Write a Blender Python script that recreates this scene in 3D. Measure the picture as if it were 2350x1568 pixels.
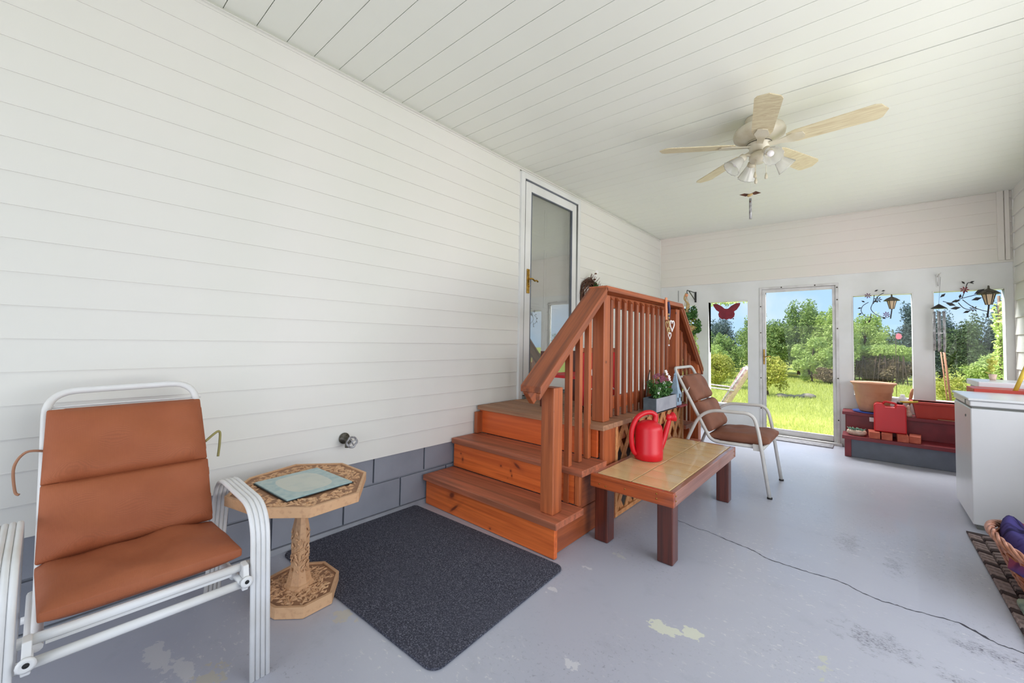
import bpy, bmesh, math, random
import numpy as np
from mathutils import Vector, Matrix
random.seed(7); rng = np.random.default_rng(7)
R = math.radians
scene = bpy.context.scene
for o in list(bpy.data.objects): bpy.data.objects.remove(o)

# ------------------------------------------------------------------ camera
F, PITCH, ROLL, YAW = 929.0755, 0.0373148, 0.0174859, 0.7167844
cd = bpy.data.cameras.new('camera'); cam = bpy.data.objects.new('camera', cd)
scene.collection.objects.link(cam); scene.camera = cam
fw = Vector((-math.sin(YAW)*math.cos(PITCH), math.cos(YAW)*math.cos(PITCH), math.sin(PITCH)))
r0 = fw.cross(Vector((0, 0, 1))).normalized(); u0 = r0.cross(fw)
rt = r0*math.cos(ROLL)+u0*math.sin(ROLL); up = -r0*math.sin(ROLL)+u0*math.cos(ROLL)
cam.matrix_world = Matrix(((rt.x, up.x, -fw.x, 2.41046), (rt.y, up.y, -fw.y, 0), (rt.z, up.z, -fw.z, 1.17), (0, 0, 0, 1)))
cd.sensor_width = 36; cd.lens = F*36/2350; cd.shift_y = -33.753/2350; cd.clip_start = .02; cd.clip_end = 400

# ------------------------------------------------------------------ world, sun, light, exposure
W = bpy.data.worlds.new('sky'); scene.world = W; W.use_nodes = True
nt = W.node_tree; nt.nodes.clear()
out = nt.nodes.new('ShaderNodeOutputWorld'); bg = nt.nodes.new('ShaderNodeBackground')
tc = nt.nodes.new('ShaderNodeTexCoord'); sx = nt.nodes.new('ShaderNodeSeparateXYZ'); rp = nt.nodes.new('ShaderNodeValToRGB')
nt.links.new(tc.outputs['Generated'], sx.inputs[0]); nt.links.new(sx.outputs['Z'], rp.inputs[0])
rp.color_ramp.elements[0].position = 0.0; rp.color_ramp.elements[0].color = (.42, .62, .86, 1)
rp.color_ramp.elements[1].position = .5; rp.color_ramp.elements[1].color = (.26, .46, .80, 1)
nz = nt.nodes.new('ShaderNodeTexNoise'); nz.inputs['Scale'].default_value = 3.5; nz.inputs['Detail'].default_value = 6
nt.links.new(tc.outputs['Generated'], nz.inputs['Vector'])
cr = nt.nodes.new('ShaderNodeValToRGB'); cr.color_ramp.elements[0].position = .48; cr.color_ramp.elements[1].position = .72
nt.links.new(nz.outputs['Fac'], cr.inputs[0])
mx = nt.nodes.new('ShaderNodeMix'); mx.data_type = 'RGBA'; mx.inputs[7].default_value = (.8, .82, .84, 1)
nt.links.new(cr.outputs[0], mx.inputs[0]); nt.links.new(rp.outputs[0], mx.inputs[6]); nt.links.new(mx.outputs[2], bg.inputs['Color'])
bg.inputs['Strength'].default_value = 1.3
nt.links.new(bg.outputs[0], out.inputs[0])

def lamp(name, kind, loc, direction, energy, color=(1, 1, 1), size=(1, 1), angle=.05):
    l = bpy.data.lights.new(name, kind); o = bpy.data.objects.new(name, l); scene.collection.objects.link(o)
    o.location = loc; o.rotation_euler = Vector(direction).to_track_quat('-Z', 'Y').to_euler()
    l.energy = energy; l.color = color
    if kind == 'AREA': l.shape = 'RECTANGLE'; l.size, l.size_y = size
    if kind == 'SUN': l.angle = angle
    return o
lamp('sun', 'SUN', (-5, -5, 12), (.50, .40, -.85), 4.5, (1, .95, .85), angle=R(4))
# added fill lamps, standing in for daylight from the back end and right side
lamp('fill_back', 'AREA', (1.77, -3.05, 1.0), (0, 1, .32), 54, (1, .98, .955), (3.3, 1.8))
lamp('fill_right', 'AREA', (3.98, 3.05, 1.15), (-1, 0.12, .32), 106, (1, .98, .965), (4.7, 1.7))
# added lamp outside the end wall, imitates sky glow to brighten the far floor
lamp('fill_end', 'AREA', (1.85, 7.0, 2.88), (0, -.75, -.62), 430, (.98, .98, 1), (3.3, 1.0))

vs = scene.view_settings
vs.view_transform = 'Standard'; vs.look = 'None'; vs.gamma = 1; vs.use_curve_mapping = False; vs.exposure = 0.06
scene.cycles.max_bounces = 8; scene.cycles.diffuse_bounces = 6

# ------------------------------------------------------------------ materials
def lin(r, g, b):
    f = lambda c: ((c/255)/12.92 if c/255 <= .04045 else ((c/255+.055)/1.055)**2.4)
    return (f(r), f(g), f(b), 1)
class Mat:
    def __init__(s, name, rgb, rough=.5, metal=0, coat=0, spec=.5):
        s.m = bpy.data.materials.new(name); s.m.use_nodes = True; s.t = s.m.node_tree
        s.b = s.t.nodes['Principled BSDF']; s.col = None; s.base = lin(*rgb)
        s.b.inputs['Base Color'].default_value = s.base
        s.b.inputs['Roughness'].default_value = rough; s.b.inputs['Metallic'].default_value = metal
        s.b.inputs['Coat Weight'].default_value = coat; s.b.inputs['Specular IOR Level'].default_value = spec
        s.bumph = None
    def n(s, k): return s.t.nodes.new(k)
    def l(s, a, b): s.t.links.new(a, b)
    def coord(s, scale=(1, 1, 1), kind='Object', rnd=False):
        tc = s.n('ShaderNodeTexCoord'); mp = s.n('ShaderNodeMapping'); mp.inputs['Scale'].default_value = scale
        src = tc.outputs[kind]
        if s.rx:
            m0 = s.n('ShaderNodeMapping'); m0.inputs['Rotation'].default_value = (s.rx, 0, 0); s.l(src, m0.inputs[0]); src = m0.outputs[0]
        s.l(src, mp.inputs[0])
        if rnd:
            oi = s.n('ShaderNodeObjectInfo'); ml = s.n('ShaderNodeMath'); ml.operation = 'MULTIPLY'; ml.inputs[1].default_value = 37
            s.l(oi.outputs['Random'], ml.inputs[0]); cb = s.n('ShaderNodeCombineXYZ')
            for i in range(3): s.l(ml.outputs[0], cb.inputs[i])
            s.l(cb.outputs[0], mp.inputs['Location'])
        return mp.outputs[0]
    rx = 0
    def noise(s, scale=5, detail=4, stretch=(1, 1, 1), rnd=False, dist=0, rough=.5):
        n = s.n('ShaderNodeTexNoise'); n.inputs['Scale'].default_value = scale; n.inputs['Detail'].default_value = detail
        n.inputs['Distortion'].default_value = dist; n.inputs['Roughness'].default_value = rough
        s.l(s.coord(stretch, rnd=rnd), n.inputs['Vector']); return n.outputs['Fac']
    def wave(s, scale, stretch=(1, 1, 1), dist=2, rnd=False, axis='X', dscale=1):
        n = s.n('ShaderNodeTexWave'); n.inputs['Scale'].default_value = scale; n.inputs['Distortion'].default_value = dist
        n.bands_direction = axis; n.inputs['Detail'].default_value = 3; n.inputs['Detail Scale'].default_value = dscale
        s.l(s.coord(stretch, rnd=rnd), n.inputs['Vector']); return n.outputs['Fac']
    def ramp(s, fac, lo, hi, a=0, b=1):
        r = s.n('ShaderNodeMapRange'); r.inputs[1].default_value = lo; r.inputs[2].default_value = hi
        r.inputs[3].default_value = a; r.inputs[4].default_value = b; s.l(fac, r.inputs[0]); return r.outputs[0]
    def mix(s, fac, rgb, amount=None, blend='MIX'):
        m = s.n('ShaderNodeMix'); m.data_type = 'RGBA'; m.blend_type = blend
        if s.col is None: m.inputs[6].default_value = s.base
        else: s.l(s.col, m.inputs[6])
        m.inputs[7].default_value = lin(*rgb)
        if isinstance(fac, (int, float)): m.inputs[0].default_value = fac
        else: s.l(fac, m.inputs[0])
        s.col = m.outputs[2]; s.l(s.col, s.b.inputs['Base Color']); return s
    def rnd_tint(s, rgb, amt=1):
        oi = s.n('ShaderNodeObjectInfo'); return s.mix(s.ramp(oi.outputs['Random'], 0, 1, 0, amt), rgb)
    def isl_tint(s, rgb, lo=0, hi=1):
        g = s.n('ShaderNodeNewGeometry'); return s.mix(s.ramp(g.outputs['Random Per Island'], lo, hi), rgb)
    def bump(s, fac, strength=.3, dist=.002):
        b = s.n('ShaderNodeBump'); b.inputs['Strength'].default_value = strength; b.inputs['Distance'].default_value = dist
        s.l(fac, b.inputs['Height'])
        if s.bumph is not None: s.l(s.bumph, b.inputs['Normal'])
        s.bumph = b.outputs[0]; s.l(s.bumph, s.b.inputs['Normal']); return s
def simple(name, rgb, rough=.5, metal=0, rgb2=None, sc=12, coat=0, bump=0, spec=.5):
    m = Mat(name, rgb, rough, metal, coat, spec)
    if rgb2: m.mix(m.ramp(m.noise(sc, 5), .4, .7), rgb2)
    if bump: m.bump(m.noise(sc*8, 3), bump, .001)
    return m.m
def wood(name, rgb, dark, axis='x', rough=.5, tint=None, knots=True, coat=0, sc=1, grain=1, rx=0, spots=()):
    m = Mat(name, rgb, rough, coat=coat); m.rx = rx
    st = {'x': (.6, 14, 14), 'y': (14, .6, 14), 'z': (14, 14, .6)}[axis]
    m.mix(m.ramp(m.noise(2.2*sc, 6, st, True, .6), .38, .68, 0, .85*grain), dark)
    m.mix(m.ramp(m.noise(9*sc, 4, st, True), .5, .75, 0, .5*grain), dark)
    if tint: m.rnd_tint(tint, .6)
    if knots:
        v = m.n('ShaderNodeTexVoronoi'); v.inputs['Scale'].default_value = 4.2; m.l(m.coord((1, 1, 1), rnd=True), v.inputs['Vector'])
        m.mix(m.ramp(v.outputs['Distance'], .035, .07, .8, 0), tuple(c*.45 for c in dark))
    for (x, z, a, b, an) in spots:   # knots in the board, in its own x and z
        tc = m.n('ShaderNodeTexCoord'); m1 = m.n('ShaderNodeMapping'); m1.inputs['Location'].default_value = (-x, 0, -z); m.l(tc.outputs['Object'], m1.inputs[0])
        m2 = m.n('ShaderNodeMapping'); m2.inputs['Rotation'].default_value = (0, an, 0); m.l(m1.outputs[0], m2.inputs[0])
        m3 = m.n('ShaderNodeMapping'); m3.inputs['Scale'].default_value = (1/a, 0, 1/b); m.l(m2.outputs[0], m3.inputs[0])
        ln = m.n('ShaderNodeVectorMath'); ln.operation = 'LENGTH'; m.l(m3.outputs[0], ln.inputs[0]); m.mix(m.ramp(ln.outputs['Value'], .5, 1.1, .9, 0), (74, 30, 26))
        m.mix(m.ramp(ln.outputs['Value'], 1, 2.6, .35, 0), (150, 66, 32))
    m.bump(m.noise(6, 5, st, True), .25, .001)
    return m.m
M = {}
def white_siding(name, rgb, rgb2):
    m = Mat(name, rgb, .48); m.mix(m.ramp(m.noise(1.2, 3), .35, .7, 0, 1), rgb2); m.bump(m.noise(9, 6, (1, .15, 1), True), .12, .0006); return m.m
M['siding'] = white_siding('white vinyl siding', (224, 222, 217), (219, 219, 212))
M['siding2'] = white_siding('cream vinyl siding', (224, 216, 210), (218, 217, 207))
M['ceil'] = white_siding('white vinyl soffit', (228, 230, 222), (224, 226, 218))
M['white'] = simple('white paint', (222, 223, 222), .45, rgb2=(212, 213, 210), sc=3)
M['whitew'] = simple('weathered white paint', (216, 215, 214), .6, rgb2=(196, 194, 192), sc=9, bump=.1)
M['gap'] = simple('shadow gap backing', (60, 60, 58), .9)
M['black'] = simple('black iron', (24, 24, 26), .45, rgb2=(40, 36, 34))
M['brass'] = simple('brass', (190, 150, 70), .28, 1, rgb2=(120, 90, 45), sc=30)
M['steel'] = simple('brushed metal', (186, 186, 190), .5, .35, rgb2=(120, 118, 116), sc=30)
M['rust'] = simple('old faucet metal', (110, 106, 98), .5, .7, rgb2=(60, 56, 40), sc=60, bump=.4)

def floor_mat():
    m = Mat('grey painted concrete', (172, 174, 186), .3, coat=.15)
    m.mix(m.ramp(m.noise(.9, 5), .35, .7, 0, .8), (182, 184, 194))
    m.mix(m.ramp(m.noise(7, 8, rough=.7), .56, .72, 0, .35), (152, 155, 166))
    # fine scraped flecks where the paint has gone
    big = m.ramp(m.noise(1.7, 3), .46, .58)
    fl = m.ramp(m.noise(26, 8, rough=.72, stretch=(1, 1.8, 1)), .585, .62)
    mu = m.n('ShaderNodeMath'); mu.operation = 'MULTIPLY'; m.l(big, mu.inputs[0]); m.l(fl, mu.inputs[1])
    m.mix(m.ramp(mu.outputs[0], 0, 1, 0, .8), (206, 205, 206))
    big2 = m.ramp(m.noise(1.3, 3, (1, 1, 1), dist=.3), .50, .62)
    fl2 = m.ramp(m.noise(55, 8, rough=.8), .56, .66)
    mu2 = m.n('ShaderNodeMath'); mu2.operation = 'MULTIPLY'; m.l(big2, mu2.inputs[0]); m.l(fl2, mu2.inputs[1])
    m.mix(m.ramp(mu2.outputs[0], 0, 1, 0, .65), (88, 88, 98))
    # chipped spots of known place
    spots = [(1.765, 1.715, .050, .038, (209, 211, 196), 1), (1.815, 1.735, .03, .022, (209, 211, 196), 1), (1.87, 1.77, .036, .04, (209, 211, 196), 1),
             (2.285, 1.93, .018, .07, (190, 192, 176), .8), (.46, .31, .10, .035, (196, 196, 200), 1), (.60, .36, .07, .025, (196, 196, 200), 1), (.70, .42, .05, .05, (188, 182, 166), .8),
             (.735, .87, .05, .035, (190, 182, 168), .8), (.66, .30, .05, .03, (200, 200, 204), .8), (1.30, 1.9, .03, .012, (205, 205, 208), .8),
             (1.28, 1.62, .025, .03, (205, 205, 208), .8), (1.58, 1.30, .03, .02, (205, 205, 208), .8), (1.42, .95, .06, .03, (200, 200, 204), .6), (1.38, 2.12, .03, .03, (196, 198, 190), .6),
             (2.43, 2.22, .09, .06, (96, 96, 106), .6), (2.66, 2.16, .05, .03, (86, 86, 96), .7), (2.75, 2.44, .09, .035, (80, 80, 92), .8), (2.32, 3.2, .05, .10, (120, 120, 130), .5), (2.52, 3.05, .03, .12, (110, 110, 122), .6)]
    tc = m.n('ShaderNodeTexCoord'); nn = m.n('ShaderNodeTexNoise'); nn.inputs['Scale'].default_value = 22; nn.inputs['Detail'].default_value = 7; nn.inputs['Roughness'].default_value = .65
    m.l(tc.outputs['Object'], nn.inputs['Vector'])
    for (x, y, a, b, c, k) in spots:
        mp = m.n('ShaderNodeMapping'); mp.vector_type = 'POINT'; mp.inputs['Location'].default_value = (-x/a, -y/b, 0); mp.inputs['Scale'].default_value = (1/a, 1/b, 0)
        m.l(tc.outputs['Object'], mp.inputs[0]); ln = m.n('ShaderNodeVectorMath'); ln.operation = 'LENGTH'; m.l(mp.outputs[0], ln.inputs[0])
        ad = m.n('ShaderNodeMath'); ad.operation = 'MULTIPLY_ADD'; ad.inputs[1].default_value = 3.2 if k == 1 else 6.5; ad.inputs[2].default_value = -(1.6 if k == 1 else 3.1)
        m.l(nn.outputs['Fac'], ad.inputs[0]); su = m.n('ShaderNodeMath'); su.operation = 'ADD'; m.l(ad.outputs[0], su.inputs[0]); m.l(ln.outputs['Value'], su.inputs[1])
        fac = m.ramp(su.outputs[0], .92, 1.0, k, 0)
        if c[0] < 130:
            if 'speck' not in globals(): globals()['speck'] = m.ramp(m.noise(75, 6, (1, 2.2, 1), rough=.8), .47, .60)
            mm_ = m.n('ShaderNodeMath'); mm_.operation = 'MULTIPLY'; fac = m.ramp(su.outputs[0], .6, 1.6, 1, 0); m.l(fac, mm_.inputs[0]); m.l(speck, mm_.inputs[1]); fac = mm_.outputs[0]
        m.mix(fac, c)
    rr = m.n('ShaderNodeMapRange'); rr.inputs[3].default_value = .26; rr.inputs[4].default_value = .5; m.l(m.noise(3, 4), rr.inputs[0]); m.l(rr.outputs[0], m.b.inputs['Roughness'])
    m.bump(m.noise(60, 5), .12, .0008); m.bump(m.noise(1.5, 3), .25, .004)
    return m.m
M['floor'] = floor_mat()
def block_mat():
    m = Mat('grey painted block', (140, 144, 154), .5); m.mix(m.ramp(m.noise(3, 5), .4, .7, 0, 1), (128, 132, 142)); m.bump(m.noise(120, 4), .35, .0015); return m.m
M['block'] = block_mat()
M['mortar'] = simple('grey painted mortar', (140, 144, 152), .6, rgb2=(122, 126, 134), sc=8, bump=.3)
M['cedar_x'] = wood('stained cedar x', (226, 114, 54), (176, 76, 34), 'x', .42, (206, 92, 42))
M['cedar_y'] = wood('stained cedar y', (176, 94, 52), (112, 56, 32), 'y', .42, (160, 78, 44))
M['cedar_z'] = wood('stained cedar z', (192, 108, 62), (118, 60, 34), 'z', .42, (150, 74, 40))
ox = 0
M['riser1'] = wood('stained cedar riser low', (228, 116, 54), (184, 82, 36), 'x', .42, spots=[(.325-ox, .05, .055, .010, R(38)), (.66-ox, .02, .008, .006, 0), (.30-ox, .13, .03, .02, .5)])
M['riser2'] = wood('stained cedar riser middle', (228, 116, 54), (184, 82, 36), 'x', .42, spots=[(.655-ox, .345, .035, .012, R(-28)), (.51-ox, .315, .009, .008, 0), (.60-ox, .30, .008, .010, 0), (.61-ox, .27, .006, .010, 0), (.12-ox, .28, .009, .016, 0), (.10-ox, .32, .007, .007, 0)])
M['rail_up'] = wood('stained handrail up', (160, 84, 46), (100, 50, 30), 'y', .42, knots=False, rx=-R(40.4))
M['rail_dn'] = wood('stained handrail down', (160, 84, 46), (100, 50, 30), 'y', .42, knots=False, rx=R(43.7))
M['bal'] = wood('shaded stained baluster', (164, 88, 50), (100, 50, 30), 'z', .42, (136, 68, 38))  # cedar copy for the level rail, its shade put into the colour
M['tread'] = wood('worn stair tread', (190, 108, 76), (112, 70, 50), 'x', .5, (150, 82, 56), sc=.8)
M['deck'] = wood('worn deck board', (178, 132, 98), (120, 84, 62), 'x', .6, (140, 100, 76))
M['lattice'] = wood('lattice slat', (214, 152, 98), (164, 104, 60), 'x', .6, (176, 118, 72), knots=False)
M['bench'] = wood('varnished bench wood', (176, 84, 40), (104, 42, 20), 'x', .28, coat=.5, tint=(140, 62, 30))
M['benchleg'] = wood('dark stained bench leg', (96, 40, 26), (52, 20, 14), 'z', .3, coat=.4)
def tile_mat():
    m = Mat('sand tile', (218, 188, 136), .22, coat=.4); m.mix(m.ramp(m.noise(6, 5), .4, .7, 0, 1), (206, 166, 104)); m.rnd_tint((214, 188, 146), .6); m.bump(m.noise(30, 4), .1, .001); return m.m
M['tile'] = tile_mat()
M['grout'] = simple('tile grout', (132, 112, 82), .8)
M['red'] = simple('red plastic', (206, 16, 34), .38, rgb2=(190, 12, 28), sc=3, spec=.5)
def carpet():
    m = Mat('charcoal carpet', (58, 59, 70), .95, spec=.15)
    m.mix(m.ramp(m.noise(190, 4, rough=.75), .49, .62, 0, .9), (128, 129, 142)); m.mix(m.ramp(m.noise(130, 3, rough=.7), .52, .62, 0, .6), (34, 35, 42))
    m.mix(m.ramp(m.noise(2.5, 3), .45, .7, 0, .35), (78, 79, 90)); m.bump(m.noise(300, 3), .8, .003); return m.m
M['carpet'] = carpet()
def cushion_mat(name, a, b):
    m = Mat(name, a, .62, spec=.35); m.mix(m.ramp(m.noise(5, 5), .38, .68, 0, .7), b)
    w1 = m.wave(150, dist=0, axis='X'); w2 = m.wave(150, dist=0, axis='Y')
    mu = m.n('ShaderNodeMath'); mu.operation = 'MULTIPLY'; m.l(w1, mu.inputs[0]); m.l(w2, mu.inputs[1])
    m.mix(m.ramp(mu.outputs[0], 0, .6, .35, 0), tuple(c*.66 for c in a)); m.bump(mu.outputs[0], .5, .0009); m.bump(m.noise(9, 4), .4, .006); return m.m
M['cush'] = cushion_mat('rust orange woven cushion', (172, 98, 62), (154, 82, 50))
M['cush2'] = cushion_mat('brown woven cushion', (148, 98, 76), (118, 70, 50))
M['piping'] = simple('dark cushion edge', (74, 44, 34), .7)
M['frame'] = simple('white powder coated tube', (226, 226, 226), .35, rgb2=(214, 212, 208), sc=6)
M['frame2'] = simple('cream powder coated tube', (206, 204, 200), .38, rgb2=(186, 182, 174), sc=6)
M['tie'] = simple('cushion tie', (158, 112, 84), .6)
M['tie2'] = simple('olive cushion tie', (150, 142, 88), .6)
M['rubber'] = simple('black rubber', (26, 26, 28), .7)
def carved():
    m = Mat('carved tan wood', (208, 166, 126), .5); m.mix(m.ramp(m.noise(4, 5), .4, .7, 0, .8), (194, 148, 108)); m.mix(m.ramp(m.noise(50, 3), .5, .7, 0, .3), (150, 104, 72)); m.bump(m.noise(90, 4), .4, .001); return m.m
M['carved'] = carved()
M['carvedd'] = simple('carving ground', (158, 116, 84), .65, rgb2=(138, 98, 70), sc=20)
M['freezer'] = simple('freezer enamel', (216, 217, 220), .28, rgb2=(208, 210, 212), sc=2)
M['freezerd'] = simple('freezer gasket', (110, 112, 108), .6)
M['burg'] = simple('burgundy paint', (126, 34, 42), .45, rgb2=(108, 28, 36), sc=10, bump=.1)
M['greyp'] = simple('slate grey paint', (104, 110, 122), .5, rgb2=(92, 98, 108), sc=6)
def terra():
    m = Mat('terracotta pot', (178, 122, 86), .55); m.mix(m.ramp(m.noise(3, 5, (1, 1, .3)), .42, .66, 0, .9), (196, 150, 118)); m.mix(m.ramp(m.noise(9, 5), .55, .75, 0, .4), (130, 78, 50)); return m.m
M['terra'] = terra()
M['soil'] = simple('potting soil', (74, 52, 38), .95, rgb2=(110, 70, 46), sc=60, bump=1)
M['brick'] = simple('red brick', (176, 84, 62), .8, rgb2=(196, 104, 78), sc=20, bump=.4)
M['redplanter'] = simple('red planter plastic', (176, 52, 36), .42, rgb2=(190, 66, 46), sc=4)
M['gascan'] = simple('gas can plastic', (208, 34, 40), .35, rgb2=(198, 26, 34), sc=3)
M['blue'] = simple('blue plastic', (50, 84, 170), .4)
M['cyanp'] = simple('pale blue paint', (150, 172, 190), .6, rgb2=(126, 150, 170), sc=25)
M['planterb'] = simple('slate flower box paint', (70, 84, 92), .55, rgb2=(92, 108, 116), sc=12)
M['planterw'] = simple('pale flower box side', (160, 162, 170), .5, rgb2=(140, 142, 152), sc=9)
M['yellow'] = simple('yellow paint', (206, 176, 62), .45, rgb2=(186, 152, 50), sc=15)
M['handle'] = wood('rake handle wood', (150, 100, 68), (104, 62, 42), 'z', .5, knots=False)
M['lav'] = simple('lavender grey plastic', (182, 172, 180), .5, rgb2=(168, 158, 168), sc=3)
M['wicker'] = simple('wicker', (150, 84, 50), .45, rgb2=(176, 108, 74), sc=30)
M['wicker2'] = simple('pale wicker', (190, 138, 116), .4, rgb2=(150, 92, 64), sc=30)
M['rug'] = simple('woven rug grey brown', (150, 132, 128), .9, rgb2=(112, 96, 92), sc=60, bump=.8)
M['rugd'] = simple('woven rug dark', (64, 48, 46), .9, rgb2=(48, 36, 36), sc=60, bump=.8)
def blanket():
    m = Mat('plaid blanket', (70, 62, 120), .9, spec=.2); m.mix(m.ramp(m.noise(5, 2), .45, .6, 0, 1), (150, 70, 96)); m.mix(m.ramp(m.noise(8, 2, (1, 1.6, 1), dist=.6), .55, .66, 0, 1), (36, 30, 66)); m.mix(m.ramp(m.noise(3, 2), .6, .7, 0, .7), (196, 150, 170)); m.bump(m.noise(40, 3), .3, .003); return m.m
M['blanket'] = blanket()
M['succ'] = simple('succulent leaf', (112, 150, 128), .5, rgb2=(84, 128, 104), sc=30)
M['bonepot'] = simple('pale speckled pot', (214, 190, 172), .55, rgb2=(196, 160, 140), sc=40)
def leafm(name, a, b, c=None, rough=.55, trans=.25):
    m = Mat(name, a, rough, spec=.3); m.isl_tint(b, 0, 1)
    if c: m.mix(m.ramp(m.noise(1.1, 3), .5, .66), c)
    m.b.inputs['Transmission Weight'].default_value = 0
    # light through the leaves
    tr = m.n('ShaderNodeBsdfTranslucent'); m.l(m.col, tr.inputs['Color']); ms = m.n('ShaderNodeMixShader'); ms.inputs[0].default_value = trans
    m.l(m.b.outputs[0], ms.inputs[1]); m.l(tr.outputs[0], ms.inputs[2]); m.l(ms.outputs[0], m.t.nodes['Material Output'].inputs[0])
    return m.m
M['leaf_mid'] = leafm('mid green leaves', (126, 152, 84), (178, 198, 122))
M['leaf_light'] = leafm('light green leaves', (172, 196, 104), (208, 222, 144))
M['leaf_dark'] = leafm('dark green leaves', (84, 106, 72), (124, 144, 98))
M['leaf_pine'] = leafm('blue green pine needles', (96, 114, 110), (132, 148, 142))
M['leaf_yel'] = leafm('yellow green leaves', (176, 184, 78), (214, 208, 116))
M['leaf_brn'] = leafm('dry brown twigs', (124, 106, 82), (156, 138, 108))
M['leaf_pot'] = leafm('houseplant leaves', (52, 96, 48), (96, 140, 74))
M['grass'] = leafm('grass blades', (196, 204, 112), (216, 220, 142), trans=.3)
M['bark'] = simple('bark', (92, 74, 60), .9, rgb2=(66, 54, 46), sc=14, bump=.6)
def lawn():
    m = Mat('lawn', (200, 206, 112), .9, spec=.1); m.mix(m.ramp(m.noise(.7, 6), .4, .65, 0, .9), (186, 192, 84)); m.mix(m.ramp(m.noise(14, 6, rough=.7), .5, .7, 0, .6), (160, 176, 86)); m.bump(m.noise(40, 4), 1, .03); return m.m
M['lawn'] = lawn()
M['bounce_ground'] = simple('pale bounce ground', (176, 170, 164), .9, rgb2=(150, 146, 142), sc=8, bump=.5)  # made-up pale surface for the unseen ground, gives neutral bounce light
M['stone'] = simple('garden stone', (170, 160, 146), .8, rgb2=(140, 130, 120), sc=9, bump=.4)
def blade_mat():
    m = Mat('washed oak fan blade', (214, 204, 172), .45); st = (1, 12, 12)
    m.mix(m.ramp(m.noise(6, 5, st, True, 1), .4, .65, 0, .8), (190, 172, 138)); return m.m
M['blade'] = blade_mat()
M['fan'] = simple('antique white metal', (208, 202, 184), .35, rgb2=(192, 182, 156), sc=10)
def glassy(name, tint=(1, 1, 1, 1), f0=.04, rough=.0, body=0, bcol=(.9, .9, .88, 1)):
    # thin clear sheet: Schlick reflection that is the same on both faces, optional milky body
    m = bpy.data.materials.new(name); m.use_nodes = True; t = m.node_tree; t.nodes.clear(); L = t.links.new
    o = t.nodes.new('ShaderNodeOutputMaterial'); tr = t.nodes.new('ShaderNodeBsdfTransparent'); tr.inputs[0].default_value = tint
    g = t.nodes.new('ShaderNodeBsdfGlossy'); g.inputs['Roughness'].default_value = rough; lw = t.nodes.new('ShaderNodeLayerWeight'); lw.inputs[0].default_value = .5
    pw_ = t.nodes.new('ShaderNodeMath'); pw_.operation = 'POWER'; pw_.inputs[1].default_value = 5; L(lw.outputs['Facing'], pw_.inputs[0])
    ma = t.nodes.new('ShaderNodeMath'); ma.operation = 'MULTIPLY_ADD'; ma.inputs[1].default_value = 1-f0; ma.inputs[2].default_value = f0; L(pw_.outputs[0], ma.inputs[0])
    base = tr.outputs[0]
    if body:
        df = t.nodes.new('ShaderNodeBsdfDiffuse'); df.inputs[0].default_value = bcol; tl = t.nodes.new('ShaderNodeBsdfTranslucent'); tl.inputs[0].default_value = bcol
        m1 = t.nodes.new('ShaderNodeMixShader'); L(df.outputs[0], m1.inputs[1]); L(tl.outputs[0], m1.inputs[2]); m2 = t.nodes.new('ShaderNodeMixShader'); m2.inputs[0].default_value = body
        L(tr.outputs[0], m2.inputs[1]); L(m1.outputs[0], m2.inputs[2]); base = m2.outputs[0]
    mx = t.nodes.new('ShaderNodeMixShader'); L(ma.outputs[0], mx.inputs[0]); L(base, mx.inputs[1]); L(g.outputs[0], mx.inputs[2]); L(mx.outputs[0], o.inputs[0])
    return m
M['glass'] = glassy('clear window glass', (.985, .99, .985, 1), .008)
M['stormglass'] = glassy('storm door glass', (.93, .94, .92, 1), .30)
M['shade'] = glassy('ribbed lamp shade glass', (.94, .94, .92, 1), .06, .2, .5)
M['butter'] = simple('crimson butterfly', (132, 26, 46), .5, rgb2=(110, 20, 38), sc=15)
M['pink'] = simple('pink cloth', (226, 120, 140), .7)
M['purple'] = simple('purple enamel', (110, 60, 100), .5)
M['amber'] = simple('amber lantern glass', (214, 188, 150), .25)
M['bottle'] = simple('white bottle plastic', (224, 224, 226), .4)
M['cloth_red'] = simple('red canvas', (204, 26, 34), .55, rgb2=(178, 16, 26), sc=5)
M['floral'] = simple('faded floral fabric', (214, 190, 186), .8, rgb2=(160, 116, 130), sc=26)
M['straw'] = simple('straw', (176, 148, 100), .7, rgb2=(206, 180, 130), sc=40)
M['twig'] = simple('grapevine twig', (84, 52, 40), .8, rgb2=(112, 76, 56), sc=40)
M['petw'] = simple('white petals', (240, 236, 236), .6)
M['petm'] = simple('maroon petals', (112, 40, 66), .6)
M['peach'] = simple('peach ribbon', (224, 150, 110), .6)
M['navy'] = simple('navy ribbon', (44, 50, 92), .5)
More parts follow.
